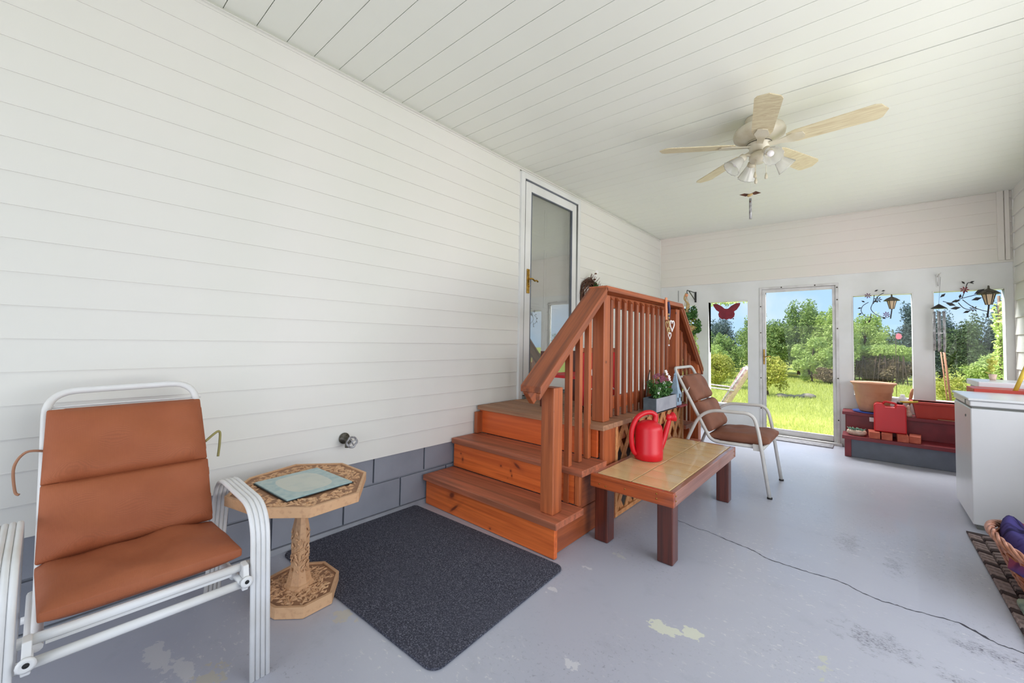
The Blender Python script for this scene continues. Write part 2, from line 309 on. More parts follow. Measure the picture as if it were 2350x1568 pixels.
def placemat():
    m = Mat('pale blue placemat', (158, 180, 178), .25, coat=.3)
    tc = m.n('ShaderNodeTexCoord'); 
    mp = m.n('ShaderNodeMapping'); mp.inputs['Location'].default_value = (0, 0, 0); mp.inputs['Scale'].default_value = (1/.135, 1/.105, 0); m.l(tc.outputs['Object'], mp.inputs[0])
    vm = m.n('ShaderNodeVectorMath'); vm.operation = 'ABSOLUTE'; m.l(mp.outputs[0], vm.inputs[0]); sp = m.n('ShaderNodeSeparateXYZ'); m.l(vm.outputs[0], sp.inputs[0])
    px = m.n('ShaderNodeMath'); px.operation = 'POWER'; px.inputs[1].default_value = 3; m.l(sp.outputs[0], px.inputs[0])
    py = m.n('ShaderNodeMath'); py.operation = 'POWER'; py.inputs[1].default_value = 3; m.l(sp.outputs[1], py.inputs[0])
    ad = m.n('ShaderNodeMath'); ad.operation = 'ADD'; m.l(px.outputs[0], ad.inputs[0]); m.l(py.outputs[0], ad.inputs[1])
    m.mix(m.ramp(m.noise(30, 4), .4, .65, 0, .6), (120, 156, 160)); m.mix(m.ramp(ad.outputs[0], .78, .86, 1, 0), (186, 190, 178)); m.mix(m.ramp(m.noise(14, 4), .5, .7, 0, .3), (146, 170, 168)); return m.m
M['placemat'] = placemat()

# ------------------------------------------------------------------ helpers
class MB:
    def __init__(s): s.v = []; s.f = []; s.sm = []
    def add(s, v, f, sm=False):
        k = len(s.v); s.v += [tuple(p) for p in v]; s.f += [tuple(i+k for i in q) for q in f]; s.sm += [sm]*len(f); return s
    def box(s, x0, x1, y0, y1, z0, z1):
        return s.add([(x0, y0, z0), (x1, y0, z0), (x1, y1, z0), (x0, y1, z0), (x0, y0, z1), (x1, y0, z1), (x1, y1, z1), (x0, y1, z1)],
                     [(3, 2, 1, 0), (4, 5, 6, 7), (0, 1, 5, 4), (1, 2, 6, 5), (2, 3, 7, 6), (3, 0, 4, 7)])
    def prism(s, pts, h, ax='z', base=0):
        # polygon pts (2d) extruded along axis from base to base+h
        n = len(pts); mk = {'z': lambda a, b, c: (a, b, c), 'y': lambda a, b, c: (a, c, b), 'x': lambda a, b, c: (c, a, b)}[ax]
        v = [mk(a, b, base) for a, b in pts]+[mk(a, b, base+h) for a, b in pts]
        return s.add(v, [tuple(range(n-1, -1, -1)), tuple(range(n, 2*n))]+[(i, (i+1) % n, (i+1) % n+n, i+n) for i in range(n)])
    def beam(s, a, b, w, h, upv=(0, 0, 1)):
        a = Vector(a); b = Vector(b); d = (b-a).normalized(); sd = d.cross(Vector(upv)).normalized()*(w/2); u = sd.cross(d).normalized()*(h/2)
        v = [p+i*sd+j*u for p in (a, b) for i, j in ((-1, -1), (1, -1), (1, 1), (-1, 1))]
        return s.add(v, [(3, 2, 1, 0), (4, 5, 6, 7), (0, 1, 5, 4), (1, 2, 6, 5), (2, 3, 7, 6), (3, 0, 4, 7)])
    def tube(s, pts, r, n=8, closed=False, cap=True):
        P = [Vector(p) for p in pts]; m = len(P); rr = r if hasattr(r, '__len__') else [r]*m
        v = []; t0 = None; ref = None
        for i in range(m):
            if closed: t = (P[(i+1) % m]-P[i-1]).normalized()
            else: t = (P[min(i+1, m-1)]-P[max(i-1, 0)]).normalized()
            if ref is None: ref = t.orthogonal().normalized()
            ref = (ref-t*ref.dot(t)); ref = ref.normalized() if ref.length > 1e-6 else t.orthogonal().normalized()
            bi = t.cross(ref)
            for k in range(n): a = 2*math.pi*k/n; v.append(P[i]+(ref*math.cos(a)+bi*math.sin(a))*rr[i])
        f = []
        for i in range(m if closed else m-1):
            j = (i+1) % m
            for k in range(n): l = (k+1) % n; f.append((i*n+k, i*n+l, j*n+l, j*n+k))
        s.add(v, f, True)
        if cap and not closed:
            s.add(v[:n], [tuple(range(n-1, -1, -1))]); s.add(v[-n:], [tuple(range(n))])
        return s
    def lathe(s, prof, c=(0, 0, 0), n=28, ax=None, sy=1, sm=True):
        m = len(prof); v = []
        for (r, z) in prof:
            for k in range(n): a = 2*math.pi*k/n; v.append(Vector((r*math.cos(a), r*math.sin(a)*sy, z)))
        q = Vector(ax).to_track_quat('Z', 'Y') if ax else None
        v = [(q @ p if q else p)+Vector(c) for p in v]
        f = []
        for i in range(m-1):
            for k in range(n): l = (k+1) % n; f.append((i*n+k, i*n+l, (i+1)*n+l, (i+1)*n+k))
        s.add(v, f, sm)
        if prof[0][0] > 1e-4: s.add(v[:n], [tuple(range(n-1, -1, -1))])
        if prof[-1][0] > 1e-4: s.add(v[-n:], [tuple(range(n))])
        return s
    def ball(s, c, r, n=10, sc=(1, 1, 1)):
        prof = [(math.sin(math.pi*i/(n//2+1)), -math.cos(math.pi*i/(n//2+1))) for i in range(n//2+2)]
        v = []; m = len(prof)
        for (a, z) in prof:
            for k in range(n): t = 2*math.pi*k/n; v.append((c[0]+r*sc[0]*a*math.cos(t), c[1]+r*sc[1]*a*math.sin(t), c[2]+r*sc[2]*z))
        return s.add(v, [(i*n+k, i*n+(k+1) % n, (i+1)*n+(k+1) % n, (i+1)*n+k) for i in range(m-1) for k in range(n)], True)
    def build(s, name, mat, parent=None, bevel=0, origin=None, subd=0, flip=False):
        me = bpy.data.meshes.new(name); o0 = Vector(origin) if origin else Vector((0, 0, 0))
        me.from_pydata([tuple(Vector(p)-o0) for p in s.v], [], s.f); me.polygons.foreach_set('use_smooth', s.sm)
        me.materials.append(M[mat] if isinstance(mat, str) else mat); me.update()
        bm = bmesh.new(); bm.from_mesh(me); bmesh.ops.remove_doubles(bm, verts=bm.verts, dist=1e-6); bmesh.ops.recalc_face_normals(bm, faces=bm.faces); bm.to_mesh(me); bm.free()
        o = bpy.data.objects.new(name, me); scene.collection.objects.link(o); o.location = o0
        if parent is not None:
            o.parent = parent; o.location = o0-world_loc(parent)
        if bevel:
            b = o.modifiers.new('bevel', 'BEVEL'); b.width = bevel; b.segments = 2; b.limit_method = 'ANGLE'
            me.polygons.foreach_set('use_smooth', [True]*len(me.polygons)); me.update()
            b.harden_normals = True
        return o
def world_loc(o):
    l = Vector(o.location)
    while o.parent: o = o.parent; l += Vector(o.location)
    return l
def tag(o, label=None, cat=None, group=None, kind=None):
    if label: o['label'] = label
    if cat: o['category'] = cat
    if group: o['group'] = group
    if kind: o['kind'] = kind
    return o
def thing(name, loc, label, cat, group=None):
    o = bpy.data.objects.new(name, None); o.empty_display_size = .1; scene.collection.objects.link(o); o.location = loc
    return tag(o, label, cat, group)
def struct(name, loc=(0, 0, 0)):
    o = bpy.data.objects.new(name, None); o.empty_display_size = .1; scene.collection.objects.link(o); o.location = loc
    o['kind'] = 'structure'; return o
def dupm(src, loc, parent=None, rot=None, mat=None):
    c = src.copy(); scene.collection.objects.link(c); c.parent = parent or src.parent
    c.location = Vector(loc)-(world_loc(c.parent) if c.parent else Vector((0, 0, 0)))
    if rot is not None: c.rotation_euler = rot
    return c
def smooth_path(pts, k=6, closed=False):
    P = [Vector(p) for p in pts]; out = []; n = len(P)
    rng_ = range(n) if closed else range(n-1)
    for i in rng_:
        p0, p1, p2, p3 = (P[(i-1) % n], P[i], P[(i+1) % n], P[(i+2) % n]) if closed else (P[max(i-1, 0)], P[i], P[i+1], P[min(i+2, n-1)])
        for j in range(k):
            t = j/k; out.append(.5*((2*p1)+(p2-p0)*t+(2*p0-5*p1+4*p2-p3)*t*t+(3*p1-p0-3*p2+p3)*t**3))
    if not closed: out.append(P[-1])
    return out
def round_path(pts, r, k=6):
    # straight segments with rounded corners
    P = [Vector(p) for p in pts]; out = [P[0]]
    for i in range(1, len(P)-1):
        a = (P[i-1]-P[i]); b = (P[i+1]-P[i]); rr = min(r, a.length*.49, b.length*.49); s = P[i]+a.normalized()*rr; e = P[i]+b.normalized()*rr
        for j in range(k+1): t = j/k; out.append((1-t)**2*s+2*t*(1-t)*P[i]+t*t*e)
    out.append(P[-1]); return out

D, WX, HC, SL = 6.271, 3.532, 2.816, -.01215
YB = -2.6
# ------------------------------------------------------------------ floor, ceiling
fl = MB().box(-.25, WX+.15, YB, D+.12, -.12, 0).build('floor', 'floor'); tag(fl, kind='structure')
ck = [(1.424, 2.821), (1.50, 2.80), (1.59, 2.776), (1.66, 2.775), (1.75, 2.745), (1.849, 2.722), (1.92, 2.70), (1.99, 2.658), (2.08, 2.652), (2.167, 2.648), (2.24, 2.655), (2.316, 2.651), (2.37, 2.62), (2.436, 2.59), (2.50, 2.592), (2.553, 2.592), (2.63, 2.607), (2.701, 2.613), (2.746, 2.584), (2.798, 2.539), (2.862, 2.531), (3.0, 2.50), (3.2, 2.46), (3.5, 2.44)]
c = MB(); w = .0032; V_ = []; rk = random.Random(4)
ck = [(p.x, p.y+rk.uniform(-.004, .004)) for p in smooth_path([(x, y, 0) for x, y in ck], 6)]
for i, (x, y) in enumerate(ck):
    ww = w*rk.uniform(.6, 1.3)*(2.6 if 102 < i < 112 else 1)*(.6 if i < 24 else 1); V_ += [(x, y-ww, .0006), (x, y+ww, .0006)]
c.add(V_, [(2*i, 2*i+2, 2*i+3, 2*i+1) for i in range(len(ck)-1)]); c.build('crack', simple('crack filler', (58, 58, 66), .8), fl)

ce = struct('ceiling', (0, 0, HC))
pw = .1486
def plank_mesh(w, name):
    # flat face 2 mm below the tongue, with eased long edges; runs along x and follows the slope of the ceiling
    g = .003; L = WX+.12; m = MB(); g = .0035; pr = [(0, .012), (0, .001), (.001, 0), (w-g-.001, 0), (w-g, .001), (w-g, .012)]
    v = [(x, a, b+SL*x) for x in (0, L) for a, b in pr]; n = len(pr)
    m.add(v, [tuple(range(n)), tuple(range(2*n-1, n-1, -1))]+[(i, i+n, (i+1) % n+n, (i+1) % n) for i in range(n)])
    return m
y = .517-pw*21; k = 0; proto = plank_mesh(pw, 'p').build('ceiling_plank', 'ceil', ce)
proto.location = (0, y, 0)
while True:
    y += pw; k += 1
    if y > D-.02: break
    q = dupm(proto, (0, y, HC), ce)
    if abs(y-3.04) < .08: q.scale = (1, .955, 1); q.location.y += .006
MB().box(-.1, WX+.2, YB-.1, D+.3, HC+.014, HC+.05).build('ceiling_backing', 'gap', ce)
MB().box(-.3, WX+.6, YB-.3, D+.45, HC+.05, HC+.12).build('roof_deck', 'white', ce)

# ------------------------------------------------------------------ left wall: blocks, siding, storm door
wl = struct('wall_left')
MB().box(-.25, -.016, YB, D+.1, 0, .40).build('mortar', 'mortar', wl)
MB().prism([(-.016, 0), (.012, 0), (.002, .028), (-.016, .032)], D-YB, 'y', YB).build('mortar_fillet', 'mortar', wl)
def siding_profile(m, y0, y1, h):  # board hanging from z=0 up to h, face tilts outward to its bottom lip
    return m.prism([(-.004, 0), (.008, 0), (.008, .003), (.0075, .005), (.002, h), (-.004, h)], y1-y0, 'y', y0)
bl = MB().box(-.02, 0, .005, .395, .004, .194).build('block', 'block', wl, bevel=.003); bl.location = (0, YB+.02, .031)
for c_, z0, off in ((0, .031, 1.631), (1, .233, 1.426)):
    y = off-.4*11
    while y < D-.1:
        if y > YB-.05 and not (c_ == 0 and abs(y-(YB+.02)) < .01): dupm(bl, (0, y, z0), wl)
        y += .4
bl.location = (0, -2.569, .031)
SP = .1255; z = .397; DY0, DY1, DZ0, DZ1 = 2.84, 3.878, .66, 2.765
i = 0
while z < HC-.01:
    h = min(SP, HC-z); segs = []
    if z+h <= DZ0+.01 or z >= DZ1: segs = [(YB, D)]
    else: segs = [(YB, DY0), (DY1, D)]
    for (a, b) in segs:
        m = siding_profile(MB(), a, b, h+.004); m.build('siding_board', 'siding', wl, origin=(0, a, z)).location = (0, a, z)
        o = bpy.context.scene.collection.objects[-1]
        o.data.transform(Matrix.Translation((0, 0, z)))
    z += SP; i += 1
MB().prism([(0, HC-.022), (.022, HC-.022), (.022, HC-.018), (.006, HC-.004), (0, HC-.004)], D-YB, 'y', YB).build('cornice_trim', 'siding', wl)
MB().box(0, .02, D-.022, D-.003, .397, HC-.01).build('corner_trim', 'siding', wl)
for i in range(11):
    pass
# storm door
d1 = struct('door_1', (0, 3.36, DZ0))
fr = MB(); T = .028
fr.box(-.02, T, DY0, DY0+.055, DZ0-.02, DZ1); fr.box(-.02, T, DY1-.055, DY1, DZ0-.02, DZ1); fr.box(-.02, T, DY0+.055, DY1-.055, DZ1-.055, DZ1)
fr.build('door_casing', 'white', d1, bevel=.003)
a0, a1, b0, b1 = DY0+.075, DY1-.075, DZ0+.02, DZ1-.07
st = MB(); sw = .085
st.box(-.01, .018, a0, a0+sw, b0, b1); st.box(-.01, .018, a1-sw, a1, b0, b1); st.box(-.01, .018, a0+sw, a1-sw, b1-sw, b1); st.box(-.01, .018, a0+sw, a1-sw, b0, b0+.17)
dl = st.build('door_leaf', 'white', d1, bevel=.004)
MB().box(.002, .006, a0+sw-.01, a1-sw+.01, b0+.16, b1-sw+.01).build('glass_pane', 'stormglass', dl)
mm = MB(); mm.box(.007, .020, a0+sw, a0+sw+.008, b0+.17, b1-sw); mm.box(.007, .020, a1-sw-.008, a1-sw, b0+.17, b1-sw); mm.box(.007, .020, a0+sw, a1-sw, b1-sw-.008, b1-sw); mm.box(.007, .02, a0+sw, a1-sw, b0+.17, b0+.178)
mm.build('glazing_bead', 'greyp', dl)
MB().box(-.01, .05, DY0+.055, DY1-.055, DZ0-.02, DZ0+.012).build('threshold', 'freezerd', d1)
MB().box(.018, .026, a0, a1, DZ1-.068, DZ1-.058).build('drip_edge', 'greyp', d1)
hd = MB().box(.018, .030, a0+.025, a0+.062, 1.63, 1.86).build('handle_plate', 'brass', d1, bevel=.004)
MB().tube(smooth_path([(.03, a0+.043, 1.765), (.065, a0+.043, 1.765), (.07, a0+.06, 1.762), (.068, a0+.09, 1.75), (.066, a0+.12, 1.757), (.062, a0+.145, 1.748)], 4), [.009]*4+[.008]*17, 8).build('door_handle', 'brass', hd)
MB().ball((.034, a0+.043, 1.70), .011, 10).build('keyhole', 'brass', hd)
MB().tube([(.02, a0+.03, DZ0+.05), (.02, a0+.03, DZ0+.03)], .006, 8).build('floor_bolt', 'black', d1)
# panelled inner door seen through the glass
dn = MB().box(-.11, -.095, a0, a1, b0, b1).build('inner_door', 'white', d1)
pm = MB()
for (p0, p1) in ((.12, .44), (.50, .82)):
    for (q0, q1) in ((.05, .35), (.42, .72), (.78, .93)):
        ya, yb = a0+(a1-a0)*p0, a0+(a1-a0)*p1; za, zb = b0+(b1-b0)*q0, b0+(b1-b0)*q1
        pm.box(-.095, -.088, ya, yb, za, zb); pm.box(-.09, -.084, ya+.03, yb-.03, za+.03, zb-.03)
pm.build('raised_panel', 'white', dn, bevel=.003)
cm = MB(); cm.box(-.25, -.016, YB, DY0+.05, .40, HC).box(-.25, -.016, DY1-.05, D+.1, .40, HC).box(-.25, -.016, DY0+.05, DY1-.05, DZ1-.05, HC).box(-.25, -.016, DY0+.05, DY1-.05, .40, DZ0).box(-.25, -.13, DY0+.05, DY1-.05, DZ0, DZ1-.05)
cm.build('wall_core', 'white', wl)

# ------------------------------------------------------------------ end wall
we = struct('wall_end', (1.77, D, 0))
T0, T1 = D, D+.10
OP = [(.30, .545, .45, 1.765), (.702, 1.222, .34, 1.80), (1.352, 2.179, 0, 1.955), (2.300, 2.822, .60, 1.795), (2.967, 3.482, .60, 1.800)]
posts = [(-.02, .30), (.545, .702), (1.222, 1.352), (2.179, 2.300), (2.822, 2.967), (3.482, WX+.15)]
names_ = 'wall_board'
for (a, b) in posts: MB().box(a, b, T0, T1, 0, 2.06).build(names_, 'white', we)
for (a, b, z0, z1) in OP:
    MB().box(a, b, T0+.0005, T1, z1, 2.06).build(names_, 'white', we)
    if z0 > 0: MB().box(a, b, T0+.0005, T1, 0, z0).build(names_, 'white', we)
MB().box(-.02, WX+.15, T0+.02, T1, 2.06, HC).build('header_core', 'siding2', we)
MB().box(0, WX, T0-.014, T0+.02, 2.055, 2.073).build('starter_strip', 'siding2', we)
z = 2.073; i = 0
while z < HC-.02:
    h = min(SP, HC-z-.004)
    m = MB().prism([(.004, 0), (-.010, 0), (-.0098, .004), (-.001, h+.002), (.004, h+.002)], WX, 'x', 0)
    o = m.build('siding_board', 'siding2', we)
    o.data.transform(Matrix.Translation((0, T0, z))); i += 1; z += SP
# prism on axis x takes (y,z) pairs
tr = MB(); tr.box(0.004, .024, T0-.02, T0-.001, 2.075, HC-.005); tr.box(WX-.10, WX-.055, T0-.022, T0-.001, 2.075, HC-.008); tr.box(WX-.05, WX-.02, T0-.03, T0-.001, 2.075, HC-.008)
tr.build('corner_trim', 'siding2', we, bevel=.002)
MB().box(0.02, WX-.02, T0-.010, T0, HC-.05, HC-.044).build('joint_bead', 'siding2', we)
MB().box(.283, .290, T0-.004, T0, 1.82, 1.99).build('joint_strip', 'freezerd', we)
# windows 1..4 (frames, beads, panes)
for n_, (a, b, z0, z1) in zip((1, 2, 3, 4), (OP[0], OP[1], OP[3], OP[4])):
    wn = struct('window_%d' % n_, ((a+b)/2, T0+.05, z0))
    f = MB(); t = .012
    f.box(a, a+t, T0-.004, T1+.01, z0, z1); f.box(b-t, b, T0-.004, T1+.01, z0, z1); f.box(a+t, b-t, T0-.004, T1+.01, z1-t, z1); f.box(a+t, b-t, T0-.012, T1+.01, z0, z0+.02)
    f.build('window_frame', 'white', wn, bevel=.002)
    MB().box(a+t, b-t, T0+.06, T0+.064, z0+.02, z1-t).build('pane', 'glass', wn)
# outer storm door in the end wall
d2 = struct('door_2', (1.765, D, 0))
f = MB(); f.box(1.352, 1.378, T0-.012, T1, 0, 1.955); f.box(2.150, 2.179, T0-.012, T1, 0, 1.955); f.box(1.352, 2.179, T0-.014, T1, 1.928, 1.955)
f.build('door_frame', 'whitew', d2, bevel=.002)
f = MB(); f.box(1.380, 1.420, T0+.005, T0+.035, .035, 1.925); f.box(2.118, 2.148, T0+.005, T0+.035, .035, 1.925); f.box(1.420, 2.118, T0+.005, T0+.035, 1.885, 1.925); f.box(1.420, 2.118, T0+.005, T0+.035, .035, .105)
dl = f.build('door_leaf', 'whitew', d2, bevel=.003)
MB().box(1.42, 2.118, T0+.018, T0+.022, .105, 1.885).build('glass_pane', 'glass', dl)
pl = MB().box(1.392, 1.408, T0-.006, T0+.005, .93, 1.13).build('handle_plate', 'brass', dl, bevel=.003)
MB().tube(smooth_path([(1.4, T0-.006, 1.03), (1.4, T0-.035, 1.03), (1.42, T0-.045, 1.03), (1.46, T0-.045, 1.04), (1.48, T0-.045, 1.03)], 4), .006, 8).build('door_handle', 'brass', pl)
MB().box(1.30, 2.20, T0-.05, T1+.02, 0, .03).build('threshold', 'whitew', d2, bevel=.004)
sc_ = MB().lathe([(0, 0), (.008, 0), (.008, .004), (0, .006)], (0, 0, 0), 8, (0, -1, 0)).build('screw', 'rust', d2)
sps = [(1.366, z_) for z_ in (1.70, 1.35, .75, .35)]+[(2.165, z_) for z_ in (1.90, 1.75, 1.40, .80, .30)]+[(1.60, 1.942), (1.95, 1.942)]
sc_.location = Vector((sps[0][0], T0-.012, sps[0][1]))-world_loc(d2)
for p in sps[1:]: dupm(sc_, (p[0], T0-.012, p[1]), d2)

# ------------------------------------------------------------------ right wall
wr = struct('wall_right', (WX, 4, 0))
for (a_, b_, c_, d_) in ((5.35, D+.1, 0, HC), (3.1, 5.35, 0, .93), (3.1, 5.35, 2.1, HC)): MB().box(WX+.015, WX+.15, a_, b_, c_, d_).build('wall_core', 'siding', wr)  # upper part left open, unseen, so the right fill lamp reaches the far end
z = .15
while z < HC:
    h = min(.168, HC-z); yy = 5.35 if .80 < z < 2.05 else 3.1
    m = MB().prism([(.004, 0), (-.016, 0), (-.0155, .005), (-.002, h+.003), (.004, h+.003)], D-yy, 'y', yy)
    o = m.build('siding_board', 'siding', wr); o.data.transform(Matrix.Translation((WX+.012, 0, z))); z += .168
MB().box(WX-.002, WX+.03, D-.028, D-.003, 0, HC).build('corner_trim', 'siding', wr)
MB().box(WX, WX+.1, YB, 3.1, 2.25, HC).build('beam', 'siding', wr)
MB().box(WX, WX+.1, YB, 3.1, 0, .25).build('knee_wall', 'siding', wr)
for y in (-2.5, -.65, 1.2, 3.05): MB().box(WX+.002, WX+.098, y-.05, y+.05, .25, 2.25).build('wall_post', 'white', wr)

# ------------------------------------------------------------------ porch steps and deck
ps = thing('porch_steps', (.56, 3.1, 0), 'stained cedar porch steps and landing with slatted railing below the house storm door', 'steps')
XE = 1.16
bv = .004
def part(m, name, mat, bevel=bv, par=ps): return m.build(name, mat, par, bevel=bevel)
part(MB().box(0.018, XE-.02, 1.835, 1.865, .002, .172), 'riser', 'riser1')
part(MB().box(0.018, XE-.06, 2.09, 2.118, .212, .388), 'riser', 'riser2')
part(MB().box(0.018, XE-.06, 2.362, 2.39, .430, .612), 'riser', 'cedar_x')
part(MB().box(0.018, XE+.01, 1.805, 2.088, .173, .211), 'tread', 'tread')
part(MB().box(0.018, XE+.01, 2.065, 2.36, .390, .428), 'tread', 'tread')
part(MB().box(XE-.055, XE-.02, 2.086, 2.118, .212, .388), 'corner_board', 'cedar_z')
part(MB().box(XE-.075, XE-.05, 1.866, 2.34, .002, .172), 'stringer_board', 'cedar_y')
part(MB().box(XE-.075, XE-.05, 2.119, 2.37, .174, .388), 'stringer_board', 'cedar_y')
part(MB().box(XE-.050, XE-.022, 2.372, 2.54, .002, .612), 'corner_board', 'cedar_z')
part(MB().box(.018, .05, 2.3, 2.42, .43, .60), 'wall_cleat', 'cedar_z')
# deck boards
y = 2.332; nb = 11; dw = .142
proto = None
for i in range(nb):
    if i == 0: proto = MB().box(.018, XE, 0, dw-.006, .614, .648).build('deck_board', 'deck', ps, bevel=.004); proto.location = Vector((0, y, 0))-world_loc(ps)
    else:
        q = dupm(proto, (random.uniform(-.004, .004), y, 0), ps)
    y += dw
YE = y
# joists under the deck, dark
part(MB().box(.05, XE-.07, 2.40, 2.43, .45, .612), 'joist', 'cedar_x')
part(MB().box(XE-.07, XE-.045, 2.55, YE-.04, .50, .612), 'rim_joist', 'cedar_y')
# posts
def post(x, y, z0, z1, w=.089): return part(MB().box(x-w/2, x+w/2, y-w/2, y+w/2, z0, z1), 'newel_post', 'cedar_z', .006)
RX = 1.06
post(1.055, 1.917, .211, .915); post(RX, 2.475, .648, 1.50); post(RX, 3.845, .648, 1.50); post(RX, 4.50, .03, 1.02)
# level rail
part(MB().box(.985, 1.125, 2.43, 3.92, 1.520, 1.557), 'handrail', 'cedar_y')
part(MB().box(1.0, 1.035, 2.52, 3.80, 1.43, 1.519), 'rail_board', 'cedar_y')
part(MB().box(1.0, 1.035, 2.52, 3.80, .70, .79), 'rail_board', 'cedar_y')
# sloped rails
def slope_rail(ya, za, yb, zb):
    RM = 'rail_up' if ya < yb else 'rail_dn'
    m = MB(); w0, w1 = .985, 1.125; t = .036
    q = [(ya, za-t), (yb, zb-t), (yb, zb), (ya, za)]
    m.prism(q, w1-w0, 'x', w0); part(m, 'handrail', RM)
    m = MB(); q = [(ya+(.06 if yb > ya else -.06), za+.055-t-.125), (yb, zb-t-.13), (yb, zb-t-.003), (ya, za-t-.003)]
    m.prism(q, .035, 'x', 1.0); part(m, 'rail_board', RM)
    m = MB(); q = [(ya, za-t-.035), (yb, zb-t-.035), (yb, zb-t-.002), (ya, za-t-.002)]
    m.prism(q, .03, 'x', 1.09); part(m, 'rail_board', RM)
slope_rail(1.715, .935, 2.445, 1.557); slope_rail(4.57, .93, 3.915, 1.557)
# balusters (square, bevelled top)
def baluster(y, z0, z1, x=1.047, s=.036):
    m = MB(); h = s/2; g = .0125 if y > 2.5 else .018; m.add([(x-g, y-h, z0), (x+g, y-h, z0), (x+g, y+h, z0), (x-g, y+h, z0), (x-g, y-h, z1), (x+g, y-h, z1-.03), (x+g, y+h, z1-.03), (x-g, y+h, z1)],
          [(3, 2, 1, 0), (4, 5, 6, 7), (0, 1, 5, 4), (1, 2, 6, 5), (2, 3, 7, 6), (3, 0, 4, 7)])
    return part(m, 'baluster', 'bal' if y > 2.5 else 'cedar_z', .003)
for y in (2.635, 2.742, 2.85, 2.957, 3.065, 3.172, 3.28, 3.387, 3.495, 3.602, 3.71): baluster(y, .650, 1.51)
slp = (1.557-.935)/(2.445-1.715)
for y, z0 in ((2.10, .212), (2.215, .429), (2.325, .429)): baluster(y, z0, .935+slp*(y-1.715)-.055)
slq = (1.557-.93)/(4.57-3.915)
for y, z0 in ((3.98, .45), (4.10, .45), (4.22, .24), (4.34, .24)): baluster(y, z0, 1.557-slq*(y-3.915)-.055)
# far steps
for (ya, yb, zt) in ((YE+.005, YE+.27, .428), (YE+.23, YE+.52, .211)):
    part(MB().box(.018, XE, ya, yb, zt-.037, zt), 'tread', 'tread'); part(MB().box(.018, XE-.04, yb-.05, yb-.022, max(zt-.22, .002), zt-.038), 'riser', 'cedar_x')
part(MB().box(XE-.075, XE-.05, YE+.01, YE+.46, .002, .17), 'stringer_board', 'cedar_y')
# lattice
lx = XE-.032; y0, y1, z0, z1 = 2.545, 3.88, .01, .608
def slat(ya, za, yb, zb, x):
    L = math.hypot(yb-ya, zb-za); 
    if L < .05: return
    part(MB().beam((x, ya, za), (x, yb, zb), .043, .007, (1, 0, 0)), 'lattice_slat', 'lattice', 0)
hh = z1-z0; kx = math.tan(R(35)); step = .145; c0 = y0-hh*kx
while c0 < y1:
    for sgn, x in ((1, lx), (-1, lx-.008)):
        # line y = c0 + kx*t (t from 0..hh) for sgn 1 ; mirrored for -1
        ta, tb = 0, hh
        if sgn == 1: ya_, yb_ = c0, c0+hh*kx
        else: ya_, yb_ = c0+hh*kx, c0
        def clip(ya_, yb_):
            pts = [(ya_, z0), (yb_, z1)]
            for lim, lo in ((y0+.01, True), (y1-.01, False)):
                (pa, za), (pb, zb) = pts
                ina = pa >= lim if lo else pa <= lim; inb = pb >= lim if lo else pb <= lim
                if not ina and not inb: return None
                if not ina: t = (lim-pa)/(pb-pa); pts[0] = (lim, za+(zb-za)*t)
                elif not inb: t = (lim-pa)/(pb-pa); pts[1] = (lim, za+(zb-za)*t)
            return pts
        q = clip(ya_, yb_)
        if q: slat(q[0][0], q[0][1], q[1][0], q[1][1], x)
    c0 += step
lt = MB(); part(lt.box(lx-.012, lx+.012, 2.543, 2.575, .005, .61), 'lattice_frame', 'lattice', .002)
part(MB().box(lx-.012, lx+.012, 3.862, 3.895, .005, .61), 'lattice_frame', 'lattice', .002)
part(MB().box(lx-.012, lx+.012, 2.575, 3.862, .005, .035), 'lattice_frame', 'lattice', .002)

# ------------------------------------------------------------------ carpet mat
def rrect(x0, x1, y0, y1, r, k=6):
    pts = []
    for cx, cy, a0 in ((x1-r, y0+r, -90), (x1-r, y1-r, 0), (x0+r, y1-r, 90), (x0+r, y0+r, 180)):
        for j in range(k+1): a = R(a0+90*j/k); pts.append((cx+r*math.cos(a), cy+r*math.sin(a)))
    return pts
mt = MB().prism(rrect(-.62, .62, -.44, .44, .05), .009).build('carpet_mat', 'carpet', bevel=.003)
mt.location = (.62, 1.355, .001); mt.rotation_euler.z = R(2.5)
mt.location = (.625, 1.345, .001)
tag(mt, 'charcoal grey carpet mat with rounded corners at the foot of the steps', 'mat')

# ------------------------------------------------------------------ octagonal side table
TP = [(.19, .662), (.125, .895), (.279, 1.074), (.509, 1.084), (.741, .92), (.755, .71), (.621, .575), (.38, .515)]
tcx, tcy = .452, .80
st_ = thing('octagonal_side_table', (tcx, tcy, 0), 'carved tan wooden octagonal pedestal table beside the rust armchair', 'table')
def octo(s, cx=tcx, cy=tcy): return [(cx+(x-tcx)*s, cy+(y-tcy)*s) for x, y in TP]
def plate(z0, z1, s, name, par):
    m = MB(); m.prism(octo(s), z1-z0-.006, 'z', z0); o = m.build(name, 'carved', par, bevel=.002)
    m = MB(); O = octo(s); I = octo(s-.045*(.62/s if s < 1 else 1)); n = 8
    v = [(x, y, z1-.008) for x, y in O]+[(x, y, z1) for x, y in O]+[(x, y, z1) for x, y in I]+[(x, y, z1-.008) for x, y in I]
    m.add(v, [(i+a, (i+1) % n+a, (i+1) % n+a+n, i+a+n) for a in (0, n, 2*n) for i in range(n)]); m.build('raised_border', 'carved', o)
    return o
tt = plate(.462, .502, 1, 'tabletop', st_); bs = plate(.002, .05, .60, 'table_base', st_)
tag(tt, None)
